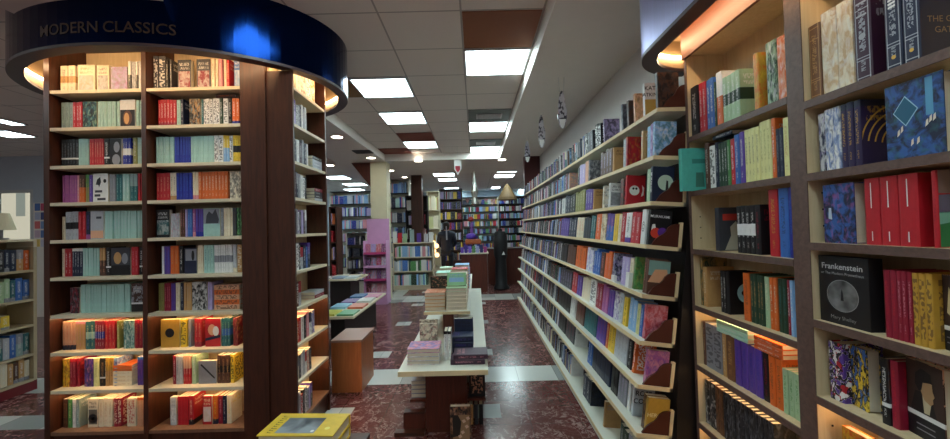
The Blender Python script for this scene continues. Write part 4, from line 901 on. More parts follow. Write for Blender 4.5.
# ================================================================== CENTRE DISPLAY TABLE
TZ = .60
tb_ = thing('display_table', 'long low cream-topped display table with a raised shelf down the middle aisle', 'table')
TA, TB = -.565, .065
m = MB(); m.box(TA, TB, 2.60, 6.0, TZ-.032, TZ); m.build('table_top', LAM_WHITE, tb_)
m = MB(); m.box(TA, TB, 2.592, 2.5995, TZ-.033, TZ+.0005); m.build('edge_band', EDGE_BEIGE, tb_)
m = MB(); m.box(-.42, -.095, 2.92, 2.945, 0, TZ-.033); m.box(-.42, -.095, 5.75, 5.775, 0, TZ-.033); m.box(-.27, -.245, 2.946, 5.749, 0, TZ-.033); m.build('pedestal', W_RED, tb_)
for sgn, (xa, xb) in ((-1, (-.56, -.425)), (1, (-.09, .05))):
    m = MB(); m.box(xa, xb, 3.0, 5.7, .20, .222); m.build('low_shelf', W_RED, tb_)
m = MB(); m.box(-.57, .06, 2.98, 5.75, .0, .05); m.build('base_plinth', W_RED, tb_) if False else None
UZ = .855
m = MB(); m.box(-.47, -.065, 3.28, 5.85, UZ-.022, UZ); m.build('raised_shelf', LAM_WHITE, tb_)
m = MB(); m.box(-.472, -.063, 3.272, 3.2795, UZ-.023, UZ+.0005); m.build('raised_edge', EDGE_BEIGE, tb_)
m = MB(); m.box(-.31, -.215, 3.36, 5.7, TZ+.001, UZ-.023); m.build('raised_support', W_RED, tb_)
TG = 'hardcovers on the display table'
def stack(x, y, z, n, T, W, Hh, c, ink, th, st, lab, rz=math.pi, top=None, nmax=None):
    for i in range(n):
        cc = (c, ink, th, st) if not (top and i == n-1) else top
        flat('hardcover_book', x, y, z, T-.0008, W, Hh, rz, *cc, f'{CNAME[cc[0]]} book lying flat, {ordw(i+1)} up in {lab}', TG, True); z += T
    return z
# flat(): height runs along -x from x at rz=0; turned by pi it runs along +x and shows its page edge
z = stack(onY(408.5, 360, 2.78).x, 2.92, TZ+.001, 4, .0285, .2, .235, 'lg', 'rd', 'wh', 'i', 'nearest table stack', math.pi, ('pk', 'rd', 'bl', 'i'))
M4 = Matrix.Translation((-.44, 3.06, TZ+.001)) @ orient(0, -math.pi/2)
book('hardcover_book', Matrix.Translation((onY(420, 340, 3.05).x, 3.05, TZ+.001)) @ orient(0, -math.pi/2), (.035, .145, .215), PAL['cr'], PAL['cm'], PAL['bk'], 'i', 'cream hardcover with red and black splashed cover standing upright on the table', TG, True)
book('hardcover_book', Matrix.Translation((onY(420, 340, 3.13).x, 3.13, TZ+.001)) @ orient(0, -math.pi/2), (.035, .15, .225), PAL['cr'], PAL['bk'], PAL['br'], 'i', 'cream hardcover directly behind the splashed one under the raised shelf', TG, True)
for k, u in enumerate((444, 447.7)):
    x = onY(u+1.6, 340, 2.80).x
    book('hardcover_book', Matrix.Translation((x, 2.80, TZ+.001)) @ orient(), (.025, .145, .215), PAL['wh'], PAL['bk'], PAL['bk'], 'h', ('white hardcover with black band upright mid-table, beside the pale page stack', 'white hardcover with black band upright mid-table, beside the purple pair')[k], TG, True)
for k in range(2):
    flat('hardcover_book', onY(487.5 if k else 484.5, 345, 2.72).x, 2.70, TZ+.001+.036*k, .0355, .16, .25, 0, 'pl', 'pk', 'dp', 'p', ('dark plum hardcover lying under another at the table corner', 'dark plum hardcover lying on another at the table corner')[k], TG, True)
for k in range(3):
    flat('hardcover_book', onY(473, 330, 3.0).x, 2.93, TZ+.001+.045*k, .0445, .15, .165, 0, 'dn', 'pu', 'bk', 'p', f'navy hardcover lying flat, {ordw(k+1)} from bottom of the dark pile on the table', TG, True)
book('hardcover_book', Matrix.Translation((onY(456.5, 330, 3.12).x-.02, 3.16, TZ+.001)) @ orient(0, -math.pi/2), (.05, .16, .225), PAL['dn'], PAL['bk'], PAL['dg'], 'p', 'navy hardcover standing behind the dark pile on the table', TG, True)
flat('hardcover_book', onY(487, 342, 2.97).x, 2.90, TZ+.0735, .02, .14, .1, 0, 'lil', 'pu', 'wh', 'i', 'lilac small book lying at the table corner behind the plum pair', TG, True) if False else None
# raised shelf stacks
XL, XR = onY(425.5, 300, 3.4).x, onY(446.8, 300, 3.4).x
def ustack(x, y, n, T, w, c, lab, top): return stack(x, y+.24, UZ+.001, n, T, .22, w, c, 'tn', 'cr', 'p', lab, math.pi, top)
zl = ustack(XL, 3.32, 5, .032, .185, 'tn', 'the nearest left raised-shelf stack', ('pe', 'rd', 'og', 'i'))
zr = ustack(XR, 3.30, 6, .033, .185, 'cr', 'the nearest right raised-shelf stack', ('sg', 'gn', 'gn', 'p'))
M4 = Matrix.Translation((XR+.003, 3.42, zr+.003)) @ Matrix.Rotation(-.55, 4, 'X') @ orient(0, -math.pi/2)
b = book('hardcover_book', M4, (.018, .175, .13), hexc('7fae7a'), PAL['bl'], PAL['gn'], 'p', 'green hardcover tilted face up on the right stack of the raised shelf', TG, True)
patch(b, 'title_label', [(.02, .035), (.155, .035), (.155, .08), (.02, .08)], 'cover', plain('label_blue', '#6f94b4', .5))
zl2 = ustack(XL+.035, 3.60, 7, .034, .16, 'cr', 'the second left raised-shelf stack', ('mint', 'gn', 'wh', 'p'))
b = book('hardcover_book', Matrix.Translation((XL+.03, 3.555, zl+.003)) @ orient(0, -math.pi/2), (.02, .165, .115), PAL['bk'], PAL['pe'], PAL['dgn'], 'i', 'dark hardcover with a small face standing behind the peach-topped stack', TG, True)
zr2 = ustack(XR+.005, 3.66, 8, .034, .18, 'cr', 'the second right raised-shelf stack', ('cr', 'rd', 'wh', 'p'))
ustack(XL+.03, 4.0, 7, .036, .15, 'cr', 'the third left raised-shelf stack', ('mint', 'gn', 'wh', 'p'))
ustack(XR+.01, 4.0, 8, .036, .17, 'rd', 'the third right raised-shelf stack', ('rd', 'wh', 'pe', 'p'))
ustack(XL+.03, 4.45, 7, .036, .15, 'wh', 'the fourth left raised-shelf stack', ('sg', 'dgn', 'wh', 'p'))
ustack(XR+.02, 4.45, 8, .036, .17, 'sb', 'the fourth right raised-shelf stack', ('sb', 'wh', 'bl', 'p'))
ustack(XL+.03, 5.0, 5, .036, .15, 'pk', 'the fifth left raised-shelf stack', ('wh', 'pk', 'pu', 'i'))
ustack(XR+.02, 5.0, 5, .036, .17, 'mg', 'the fifth right raised-shelf stack', ('mg', 'wh', 'rd', 'i'))
# side stacks on the low shelves and beyond
for k in range(4):
    flat('hardcover_book', -.552, 3.02+.16, .2225+.034*k, .033, .15, .115, math.pi, 'gy', 'dg', 'lg', 'p', f'grey book lying flat on the left low ledge of the table, {ordw(k+1)} from bottom', TG, True)
book('hardcover_book', Matrix.Translation((-.083, 3.05, .2226)) @ orient(0, -math.pi/2), (.04, .13, .235), PAL['bk'], PAL['pe'], PAL['br'], 'x', 'black hardcover with scrawled pale title on the right low ledge of the table', TG, True)
for k in range(3):
    book('hardcover_book', Matrix.Translation((-.07+.04*k, 3.02, .001)) @ orient(), (.03, .12, .16), PAL[('tn', 'dg', 'bk')[k]], PAL['bk'], PAL['wh'], 'p', ('tan', 'charcoal', 'black')[k]+' hardcover standing on the floor under the right table ledge', TG, True)
for k, (yy, c) in enumerate(((4.6, 'cr'), (5.2, 'wh'))):
    stack(-.555, yy+.2, TZ+.001, 4, .03, .19, .08, c, 'tn', 'wh', 'p', ('the nearer', 'the farther')[k]+' slim pile beside the raised shelf')
bx2 = thing('floor_box', 'reddish brown low box on the floor left of the display table foot', 'box', (0, 0, 0))
a = onZ(405, 434, 0)
m = MB(); m.box(-.60, -.43, 2.93, 2.985, 0, .145); m.build('front_panel', W_RED, bx2); m = MB(); m.box(-.595, -.43, 2.92, 2.985, .1455, .16); m.build('lid', W_DARK, bx2)
m = MB(); m.box(-.66, -.43, 2.87, 2.929, 0, .03); m.build('foot_board', W_DARK, bx2)
# book on the floor before the pedestal
p = onY(449.5, 410, 2.76)
b = book('hardcover_book', Matrix.Translation((p.x, 2.80, .001)) @ Matrix.Rotation(-.03, 4, 'X') @ orient(0, -math.pi/2), (.055, .155, .26), PAL['bk'], PAL['pe'], PAL['gb'], 'i', 'black hardcover with ornate cover standing on the floor against the table pedestal', 'hardcover on the floor', True)
patch(b, 'picture', [(.02, .01), (.145, .01), (.145, .2), (.02, .2)], 'cover', plain('ornate_tan', '#9a7a5a', .5)); patch2(b, 'dark_shape', [(.02, .04), (.07, .05), (.085, .15), (.06, .2), (.02, .2)], plain('ornate_dark', '#26201c', .5), .0009)
for u, z in ((.09, .06), (.12, .1), (.1, .14), (.13, .16), (.07, .03)): patch2(b, 'pale_flourish', [(u, z), (u+.02, z+.012), (u+.008, z+.03), (u-.012, z+.02)], plain('flourish', '#d8b8a0', .5), .0012)
# ---- yellow book near the camera on its low stand
YZ = CAMZ-.66
c0, c1_, c2_ = onZ(282, 413, YZ), onZ(350, 414, YZ), onZ(258.5, 435.5, YZ)
st_ = thing('display_stand', 'dark square pedestal table carrying the yellow book', 'table', ((c0.x+c1_.x)/2, 1.22, 0))
m = MB(); m.box(-.19, .19, -.14, .14, .835, .86); m.build('top', W_DARK, st_); m = MB(); m.box(-.05, .05, -.05, .05, .03, .8345); m.build('post', W_DARK, st_); m = MB(); m.box(-.17, .17, -.13, .13, 0, .0295); m.build('foot', W_DARK, st_)
Wy = c0.y-c2_.y; Lx = c1_.x-c0.x
for k in range(2):
    T = .039; M4 = Matrix.Translation((c0.x-.001, c0.y, .861+T/2+(T+.0008)*k)) @ Matrix.Rotation(math.pi-.05, 4, 'Z') @ Matrix.Rotation(-math.pi/2, 4, 'Y')
    yb = book('hardcover_book', M4, (T, Wy, Lx), hexc('e0bc34'), PAL['bk'], PAL['bk'], 'p', ('yellow hardcover underneath the one with the grey cover photo', 'yellow hardcover with grey mountain photo lying on the pedestal table')[k], 'yellow hardcovers', True)
    yb.children[0]['st'] = 11.0; yb.children[0]['c2'] = yb.children[0]['c1']
T, W, Hh = yb['dims']
pf = Mat('cover_photo_grey'); _c = pf.objco(); pf.col(pf.ramp(pf.noise(pf.mapping(_c, (1, 1.2, 2.4)), .9, 2, .5, .8), [(.38, hexc('#2a333c')), (.62, hexc('#8c9499'))])); pf.set(roughness=.35)
patch(yb, 'cover_photo', [(.034, Hh*.2), (W-.014, Hh*.2), (W-.014, Hh*.72), (.034, Hh*.72)], 'cover', pf.m, 'grey photograph')
# spine title run of marks along the cover's left edge
for k in range(9):
    u = .024+.0125*k; hgt = (.014, .019, .013, .019, .014, .013, .019, .014, .013)[k]
    patch2(yb, 'title_mark', [(u, Hh*.1), (u+.0075, Hh*.1), (u+.0075, Hh*.1+hgt), (u+.0045, Hh*.1+hgt), (u+.0045, Hh*.1+.003), (u, Hh*.1+.003)], plain('title_olive', '#6a5a14', .5), .001)
patch2(yb, 'badge', disc(W*.82, Hh*.68, .006), INKW, .0012); patch2(yb, 'seal', disc(W*.7, Hh*.85, .009, 12), plain('seal_pale', '#e8dc80', .5), .001)
# ================================================================== LEFT WING BOOKCASE
LXF = -4.68
LAM_TAN = plain('tan_laminate', '#b4a586', .5)
lw = thing('bookcase', 'beige bookcase with deep red base in the left wing by the shop window', 'bookcase')
LZ = [1.262, .956, .69, .385, .12]
LY0, LY1 = 2.7, 3.95
panel(LXF-.3, LXF, LY1-.03, LY1, .1, 1.5, 'side_panel', LAM_TAN, lw); panel(LXF-.3, LXF, LY0, LY0+.03, .1, 1.5, 'side_panel', LAM_TAN, lw)
panel(LXF-.3, LXF-.285, LY0+.031, LY1-.031, .1, 1.58, 'back_panel', LAM_TAN, lw); panel(LXF-.3, LXF, LY0, LY1, 0, .0995, 'base', RED_BASE, lw)
for zz in LZ: panel(LXF-.284, LXF+.002, LY0+.031, LY1-.031, zz-.024, zz, 'shelf', LAM_TAN, lw)
LB = ["og tn dn dn bk lg dn dn nv dn lg dn dg dn", "bl bl td sg sg te sg td gn sg te gn sg", "ye ye ol", "td gt bl lg td dg cm cm br cm gy dg br", "cr tn br tn cr gb br tn cr tn br dg tn"]
for r, row in enumerate(LB):
    y = LY1-.034 if r != 2 else LY1-.2
    for k, c in enumerate(row.split()):
        T = random.uniform(.038, .06) if r != 2 else .07; h = random.uniform(.2, .235) if r != 2 else .13
        if y-T < LY0+.04: break
        M4 = Matrix.Translation((LXF-.04, y-T/2, LZ[r]+.0008)) @ orient(0, math.pi/2)
        book('hardcover_book', M4, (T-.001, .16, h), jit(PAL[c]), PAL['wh'], PAL['gy'], random.choice('pbt'), f'{CNAME[c]} book, {ordw(k+1)} from far end, {ordw(r+1)} shelf of beige bookcase by the window', 'books in the beige window bookcase'); y -= T+.0008
lp = onY(2, 221, 3.45); o = thing('table_lamp', 'small lamp with cream cone shade standing on the beige bookcase', 'lamp', (LXF-.16, 3.78, 1.585))
m = MB(); m.lathe((0, 0, 0), [(.05, 0), (.05, .015), (.012, .02), (.012, .1)], 16); m.build('base', METAL, o); m = MB(); m.lathe((0, 0, 0), [(.1, .1), (.055, .27), (.053, .27), (.098, .1)], 20); m.build('lamp_shade', PAINT_CREAM, o)
m = MB(); m.box(LXF-.3, LXF-.002, LY0, LY1, 1.5605, 1.584); tp = m.build('top_board', LAM_BEIGE, lw)
tr_ = panel(LXF-.3, LXF, LY0, LY0+.03, 1.501, 1.56, 'side_panel', LAM_BEIGE, lw); panel(LXF-.3, LXF, LY1-.03, LY1, 1.501, 1.56, 'side_panel', LAM_BEIGE, lw)
# coloured card rack on the wall by the window
for r in range(5):
    for c in range(2):
        q = onY(36.5+c*6, 207+r*9, 7.46); m = MB(); m.box(q.x-.05, q.x+.05, 7.47, 7.4792, q.z-.075, q.z+.075)
        tag(m.build('greeting_card', plain('card_%d' % (r*2+c), ('#4a6aa8', '#c04a6a', '#b0b8d0', '#3a4a80', '#d06a6a', '#7a9ac8', '#c8b0c0', '#5a7ab0', '#e0c060', '#c8c8d8')[r*2+c], .5)), f"{('blue', 'rose', 'pale grey', 'navy', 'salmon', 'sky', 'mauve', 'steel blue', 'yellow', 'off-white')[r*2+c]} greeting card on the wall beside the shop window", 'card', 'greeting cards on the wall')
# ================================================================== BACK OF THE SHOP
BOOKS = MB()
BP = 'sb sb bl lg wh wh lil nv dn dn gy pu td te bk cm rd ye gn pk br dg'.split()
def far_case(lab, x0, x1, y, z0, z1, n, wd, pal=BP, depth=.3, mt=None, face='y', density=1.0, tall=.75, name='bookcase', back=True):
    o = thing(name, lab, 'bookcase'); mt = mt or wd; p = (z1-z0)/n
    panel(x0, x0+.03, y, y+depth, 0, z1, 'side_panel', wd, o); panel(x1-.03, x1, y, y+depth, 0, z1, 'side_panel', wd, o)
    if back: panel(x0+.031, x1-.031, y+depth-.02, y+depth, 0, z1, 'back_panel', wd, o)
    if z0 > .05: panel(x0+.031, x1-.031, y+.03, y+depth-.021, 0, z0-.03, 'base', wd, o)
    for i in range(n+1):
        zz = z0+p*i; panel(x0+.031, x1-.031, y-.005, y+depth-.021, zz-.025, zz, 'shelf', mt, o)
        if i == n: break
        x = x0+.035
        while x < x1-.07:
            w = random.choice((.025, .035, .05, .05, .14)); c = jit(PAL[random.choice(pal)], .2)
            if x+w > x1-.035: break
            if random.random() < density: BOOKS.box(x, x+w-.003, y+.02, y+.2, zz+.001, zz+p*random.uniform(tall-.15, tall), 0, None, c)
            x += w
    return o
def X(u, y, v=230): return onY(u, v, y).x
def Z(v, y, u=400): return onY(u, v, y).z
BLUEP = 'sb sb sb wh wh lg bl te lil nv pk dn'.split()
far_case('white wall bookcase with pale blue books behind the pink stand', X(330, 13), X(372, 13), 13, .3, Z(190, 13), 6, LAM_WHITE, BLUEP, mt=BLACKW)
far_case('white wall bookcase right of the white pillar', X(390, 12.5), X(410, 12.5), 12.5, .3, Z(178, 12.5), 6, LAM_WHITE, BLUEP, mt=BLACKW)
far_case('dark brown bookcase beside the brown column', X(406, 12), X(428, 12), 12, .3, Z(196, 12), 5, BLACKW, 'wh lg lil br br cm dg'.split(), density=.7)
far_case('pale narrow bookcase of cream spines beyond the person', X(427, 13.5), X(440, 13.5), 13.5, .2, Z(192, 13.5), 4, LAM_BEIGE, 'cr cr cy tn wh ye'.split(), density=.8)
far_case('dark wall bookcase behind the person', X(440, 14.5), X(463, 14.5), 14.5, .3, Z(190, 14.5), 7, W_DARK, 'dn pu lil lg bk cm ye nv dg'.split())
far_case('wide back wall bookcase with many small bright spines', X(462, 16.5), X(499, 16.5), 16.5, .3, Z(199, 16.5), 8, LAM_WHITE, BP, mt=BLACKW)
far_case('back wall bookcase behind the black stand', X(499.5, 16.5), X(527, 16.5), 16.5, .3, Z(199, 16.5), 8, BLACKW, BP)
far_case('tall narrow shop bookcase at the near side of the white case', X(329, 7.4), X(337, 7.4), 7.4, .3, Z(205, 7.4), 5, W_DARK, 'cm rd gn dgn br tn og lil'.split(), density=.9)
far_case('white-sided low bookcase with black shelves left of the pink stand', X(345.5, 8.9), X(366, 8.9), 8.9, .38, Z(232, 8.9), 4, LAM_WHITE, 'wh lg gy dn nv bk lil'.split(), mt=BLACKW, density=.85)
far_case('cream gondola unit with facing books right of the pillar', X(392, 9.6), X(433, 9.6), 9.6, .12, Z(243, 9.6), 3, LAM_BEIGE, 'sb bl te lg gn dgn wh pk'.split(), tall=.8)
for k, (u, c, hh) in enumerate(((395, 'wh', .3), (400, 'rd', .26), (405, 'sg', .24), (412, 'gt', .34), (419, 'pu', .24), (426, 'lg', .22), (431, 'wh', .26))):
    x = X(u, 9.75); m = MB(); z0 = Z(243, 9.6)+.001; m.box(x-.055, x+.055, 9.7, 9.73, z0, z0+hh); m.box(x-.05, x+.05, 9.731, 9.75, z0, z0+hh*.4)
    b = m.build('picture_book', plain('pb_%d' % k, PAL[c], .5)); tag(b, f"{CNAME[c]} picture book standing on top of the cream gondola, {ordw(k+1)} along from the pillar", 'book', 'picture books on the gondola')
col = onY(418, 195, 11.8); m = MB(); m.box(X(412, 11.6), X(422.5, 11.6), 11.6, 11.9, 0, H-.001); struct('pillar_2', m, W_DARK)
tag(BOOKS.build('far_shop_book', FAR), 'rest of the small books filling the shelves at the back of the shop', 'books', kind='stuff')
# pink stand in front of the pillar
PKM = plain('pink_card', '#d8a0cc', .5); PKD = plain('deep_pink', '#c0407a', .5)
xk0, xk1 = X(363.5, 7.9), X(386.5, 7.9); pk = thing('display_stand', 'pink cardboard book stand with printed header before the white pillar', 'stand')
m = MB(); m.box(xk0, xk1, 8.15, 8.17, 0, Z(218, 7.9)); m.build('back_card', PKM, pk); m = MB(); m.box(xk0, xk0+.012, 7.85, 8.149, 0, 1.35); m.build('side_card', PKM, pk); m = MB(); m.box(xk1-.012, xk1, 7.85, 8.149, 0, 1.35); m.build('side_card', PKM, pk)
m = MB(); m.box(xk0+.013, xk1-.013, 7.85, 8.149, 0, .22); m.build('base_card', PKM, pk)
PB = 'pk mg wh lil pk rd wh bk sb'.split()
for i, zz in enumerate((.24, .52, .8, 1.08)):
    m = MB(); m.box(xk0+.013, xk1-.013, 7.84, 8.149, zz-.02, zz); m.box(xk0+.013, xk1-.013, 7.83, 7.8395, zz-.02, zz+.03); m.build('tray', PKD if i in (3, 1) else PKM, pk)
    for k in range(4):
        w = (xk1-xk0-.04)/4; x = xk0+.02+w*(k+.5); c = random.choice(PB)
        book('trade_paperback', Matrix.Translation((x-w/2+.004, 7.96, zz+.009)) @ Matrix.Rotation(-.12, 4, 'X') @ orient(0, -math.pi/2), (.05, w-.01, .19), jit(PAL[c]), PAL[random.choice(PB)], PAL[random.choice(PB)], 'i', f"{CNAME[c]} book, {ordw(k+1)} along, {ordw(i+1)} tray up of the pink stand", 'books on the pink stand')
# magazine tables left of the aisle
def low_table(lab, u0, u1, y0, y1, z, wd):
    o = thing('magazine_table', lab, 'table'); x0, x1 = X(u0, y0), X(u1, y0)
    m = MB(); m.box(x0, x1, y0, y1, z-.03, z); m.build('table_top', wd, o)
    m = MB(); m.box(x0+.1, x1-.15, y0+.1, y1-.1, 0, z-.031); m.build('pedestal', BLACKW, o); return x0, x1
TXA = low_table('low cream table with magazines beyond the brown box', 318, 352, 4.7, 6.4, .5, LAM_BEIGE)
CL = ('#5a9a6a', '#c8c85a', '#c86a4a', '#8ac0d8', '#d8d8d0', '#6a4a8a', '#d89ab0', '#3a6a9a')
for r in range(4):
    for c in range(2):
        x = TXA[1]-.13-.24*c; y = 4.74+.4*r; m = MB(); m.box(x-.1, x+.11, y, y+.28, .5008, .5008+.02+.006*((r+c) % 3))
        tag(m.build('magazine', [plain('mag_%d' % (r*2+c), CL[r*2+c], .3)]), f"magazine with {('green', 'yellow', 'orange', 'sky blue', 'off-white', 'purple', 'pink', 'blue')[r*2+c]} cover on the low cream table", 'magazine', 'magazines on the low table')
TXB = low_table('higher cream table with pale magazines near the end bookcase', 322, 356, 6.6, 7.3, .72, LAM_BEIGE)
for c in range(3):
    x = TXB[1]-.13-.23*c; m = MB(); m.box(x-.1, x+.1, 6.65, 6.93, .7208, .745); tag(m.build('magazine', plain('magb_%d' % c, ('#c8d4d8', '#8aa0b8', '#d8d0d0')[c], .3)), ('pale', 'slate blue', 'off-white')[c]+' magazine pile on the higher cream table', 'magazine', 'magazines on the low table')
# ---- till side: counter, black stand, tables
ct = thing('counter', 'dark red brown counter near the far end of the wall shelving', 'counter')
m = MB(); m.box(X(487, 10.2), X(524, 10.2), 10.2, 10.8, 0, .95); m.build('front', W_RED, ct); m = MB(); m.box(X(486, 10.2), X(524.5, 10.2), 10.17, 10.83, .9505, .98); m.build('counter_top', W_DARK, ct)
bs = thing('display_column', 'tall black display column before the brown counter', 'stand', (X(500, 9.4), 9.4, 0))
m = MB(); m.lathe((0, 0, 0), [(.0, 0), (.2, 0), (.21, .05), (.15, .12), (.14, .75), (.17, .85), (.18, 1.2), (.16, 1.4), (.12, 1.46), (0.0, 1.46)], 18); m.build('draped_cover', BLACK, bs, True)
m = MB(); m.lathe((0, 0, 1.461), [(.0, .0), (.06, 0), (.05, .06), (0, .06)], 12); m.build('cap', BLACK, bs)
m = MB(); m.prism([(.02, .88), (.1, .88), (.06, .97)], 'y', -.2, -.19); m.build('white_tag', INKW, bs)
dt = thing('gift_table', 'beige topped gift table with purple items behind the display table', 'table')
gx0, gx1 = X(459, 9.0), X(488, 9.0)
m = MB(); m.box(gx0, gx1, 9.0, 9.6, .93, .955); m.build('table_top', LAM_BEIGE, dt); m = MB(); m.box(gx0+.04, gx1-.04, 9.05, 9.55, 0, .9295); m.build('carcass', W_RED, dt)
GC = ('#6a4ab0', '#4a3a90', '#8a6ad0', '#5a8a5a', '#a0a8d0', '#3a3a6a', '#b04a90')
for k in range(7):
    x = gx0+.06+.095*k; h = (.12, .16, .13, .15, .14, .17, .12)[k]; m = MB(); m.box(x-.038, x+.038, 9.1, 9.18, .956, .956+h); m.box(x-.039, x+.039, 9.099, 9.181, .956+h+.0005, .956+h+.02)
    o = m.build('gift_box', plain('gift_%d' % k, GC[k], .45)); tag(o, f"{('violet', 'indigo', 'lavender', 'green', 'pale blue', 'navy', 'magenta')[k]} gift box on the beige topped gift table", 'box', 'gift boxes on the gift table')
o = thing('basket', 'orange brown oval basket on a stem above the gift table', 'basket', (X(473, 9.35), 9.35, .956)); m = MB(); m.lathe((0, 0, 0), [(.0, .0), (.05, 0), (.02, .02), (.02, .2), (.0, .2)], 12); m.build('stem', BLACK, o)
m = MB(); m.box(-.2, .2, -.12, .12, .2005, .33); m.build('bowl', plain('terracotta_weave', '#a8562c', .6), o, False, .03)
o = thing('gift_doll', 'purple bundle topped with red flower above the orange basket', 'ornament', (X(471, 9.35), 9.35, 1.288)); m = MB(); m.lathe((0, 0, 0), [(0, 0), (.11, 0), (.14, .05), (.11, .12), (.05, .14), (0, .14)], 14); m.build('bundle', plain('violet_wrap', '#5a3aa8', .4), o, True)
m = MB(); m.lathe((.02, 0, .1405), [(0, 0), (.04, .0), (.05, .2), (.02, .3), (0, .3)], 10); m.build('stem', plain('plum_wrap', '#7a4a9a', .5), o); m = MB(); m.lathe((.0, 0, .441), [(0, 0), (.07, .02), (.08, .07), (.04, .12), (0, .12)], 10); m.build('flower', plain('red_flower', '#b8382c', .5), o, True)
for k, (u, v) in enumerate(((433, 243), (436.5, 246), (433.5, 251), (437, 255), (432, 256))):
    q = onY(u, v, 10.6)
    if k == 0: gl = thing('globe_lamp', 'cluster lamp of glowing warm globes beside the person', 'lamp', (q.x, 10.6, 0)); m = MB(); m.lathe((0, 0, 0), [(0, 0), (.12, 0), (.12, .02), (.015, .03), (.015, q.z-.09), (0, q.z-.09)], 12); m.build('stand', METAL, gl); q0 = q
    m = MB(); m.lathe((q.x-q0.x, .0 if k % 2 else .07, q.z), [(.0, -.07), (.04, -.06), (.068, -.02), (.068, .02), (.04, .06), (0, .07)], 14); m.build('globe', BULB, gl, True)
o = thing('wall_screen', 'pale blue lit screen high on the back wall', 'screen'); q0, q1 = onY(478.5, 203, 17.1), onY(497, 196, 17.1)
m = MB(); m.box(q0.x, q1.x, 17.12, 17.16, q0.z, q1.z); m.build('bezel', METAL_W, o); m = MB(); m.box(q0.x+.03, q1.x-.03, 17.112, 17.119, q0.z+.03, q1.z-.03); m.build('screen', emit('screen_blue', '#a8c8f0', 1.2), o)
# ---- card rack board
q0_, q1_ = onY(33.5, 205, 7.48).x, onY(46, 205, 7.48).x
m = MB(); m.box(q0_, q1_+.08, 7.479, 7.495, 0, 2.3); tag(m.build('rack_board', PAINT_WHITE), 'tall white board holding greeting cards beside the shop window', 'rack')
# ---- hanging things
def strings(o, pts, r=.002):
    for a, b_ in pts: m = MB(); m.tube(a, b_, r, 6); m.build('string', METAL_W, o)
ac = Mat('clear_acrylic'); _nn = ac.noise(ac.objco(), 22, 3); ac.col(ac.mix(_nn.gt(.53), hexc('#d8d4dc'), hexc('#4a4650'))); ac.set(roughness=.12); ac.b.inputs['Transmission Weight'].default_value = .35
def mobile(u, v0, v1, Xp, lab, w):
    tp = onX(u, v0, Xp); bt = onX(u, v1, Xp); o = thing('hanging_sign', lab, 'sign', (tp.x, tp.y, bt.z), 0, 'clear hanging signs')
    h = tp.z-bt.z; out = [(w*math.cos(a)*(.75 if math.sin(a) > 0 else 1), h/2+h/2*math.sin(a)) for a in [i*math.pi/12 for i in range(24)]]
    m = MB(); m.prism(out, 'y', -.004, .004); m.build('plate', ac.m, o); low = [(p[0]*.8, p[1]) for p in out if p[1] < h*.32]
    m = MB(); m.prism(low, 'y', -.007, -.0045); m.build('foot_glint', INKW, o)  # white shape stands in for light reflected low on the plate
    strings(o, [((-.02, 0, h*.98), (-.03, 0, 3.099-bt.z)), ((.02, 0, h*.98), (.03, 0, 3.099-bt.z))])
mobile(561.5, 91, 130, .914, 'nearest clear oval sign hanging from the bulkhead', .05)
mobile(541, 115, 149, .914, 'second clear oval sign hanging from the bulkhead', .05)
mobile(527, 141, 163, .914, 'third clear oval sign hanging from the bulkhead', .05)
q0, q1 = onY(460, 160, 7.6), onY(460, 175, 7.6); o = thing('hanging_ornament', 'red and white paper ornament hanging over the middle aisle', 'ornament', (q0.x-.05, 7.6, q1.z)); h = q0.z-q1.z
m = MB(); m.prism([(-.07, h), (.07, h), (.075, h*.4), (0, 0), (-.075, h*.4)], 'y', -.015, .015); m.build('paper_body', INKW, o); m = MB(); m.prism([(-.05, h*.6), (.05, h*.6), (.05, h*.35), (0, .05), (-.05, h*.35)], 'y', -.02, -.0155); m.build('red_heart', plain('paper_red', '#a82a3a', .5), o); strings(o, [((0, 0, h), (0, 0, H-.002-q1.z))])
q0, q1 = onY(474, 172, 9.0), onY(474, 206, 9.0); o = thing('foil_streamer', 'long silver foil streamer hanging before the back shelves', 'ornament', (q0.x, 9.0, q1.z)); h = q0.z-q1.z
fo = plain('silver_foil', '#b8b8b0', .25, .7, .2, 30); m = MB(); m.lathe((0, 0, 0), [(0, 0), (.1, .05), (.06, .2), (.09, .35), (.04, h*.7), (.02, h), (0, h)], 10); m.build('foil', fo, o); strings(o, [((0, 0, h), (0, 0, 3.099-q1.z))])
q0, q1 = onY(507, 184, 11.5), onY(507, 200, 11.5); o = thing('cone_pendant', 'gold brown woven cone pendant hanging over the counter', 'lamp', (q0.x, 11.5, q1.z)); h = q0.z-q1.z
m = MB(); m.lathe((0, 0, 0), [(.3, 0), (.28, .08), (.1, h*.8), (.03, h), (.02, h), (.26, .07), (.29, 0)], 20); m.build('shade', plain('woven_gold', '#6a5230', .7, 0, .4, 40), o); strings(o, [((0, 0, h), (0, 0, H-.002-q1.z))])
# bunting flags on the back
for k in range(9):
    u = 455+k*6.2; q = onY(u, 200.5-(k % 3), 15.8); m = MB(); m.prism([(q.x-.1, q.z), (q.x+.1, q.z), (q.x, q.z-.22)], 'y', 15.8, 15.804); tag(m.build('bunting_flag', plain('flag_%d' % k, ('#d8b0a8', '#e0d8d0', '#c89090')[k % 3], .6)), f"{('pink', 'cream', 'rose')[k % 3]} bunting flag over the back shelves, {ordw(k+1)} along the string", 'flag', 'bunting flags')
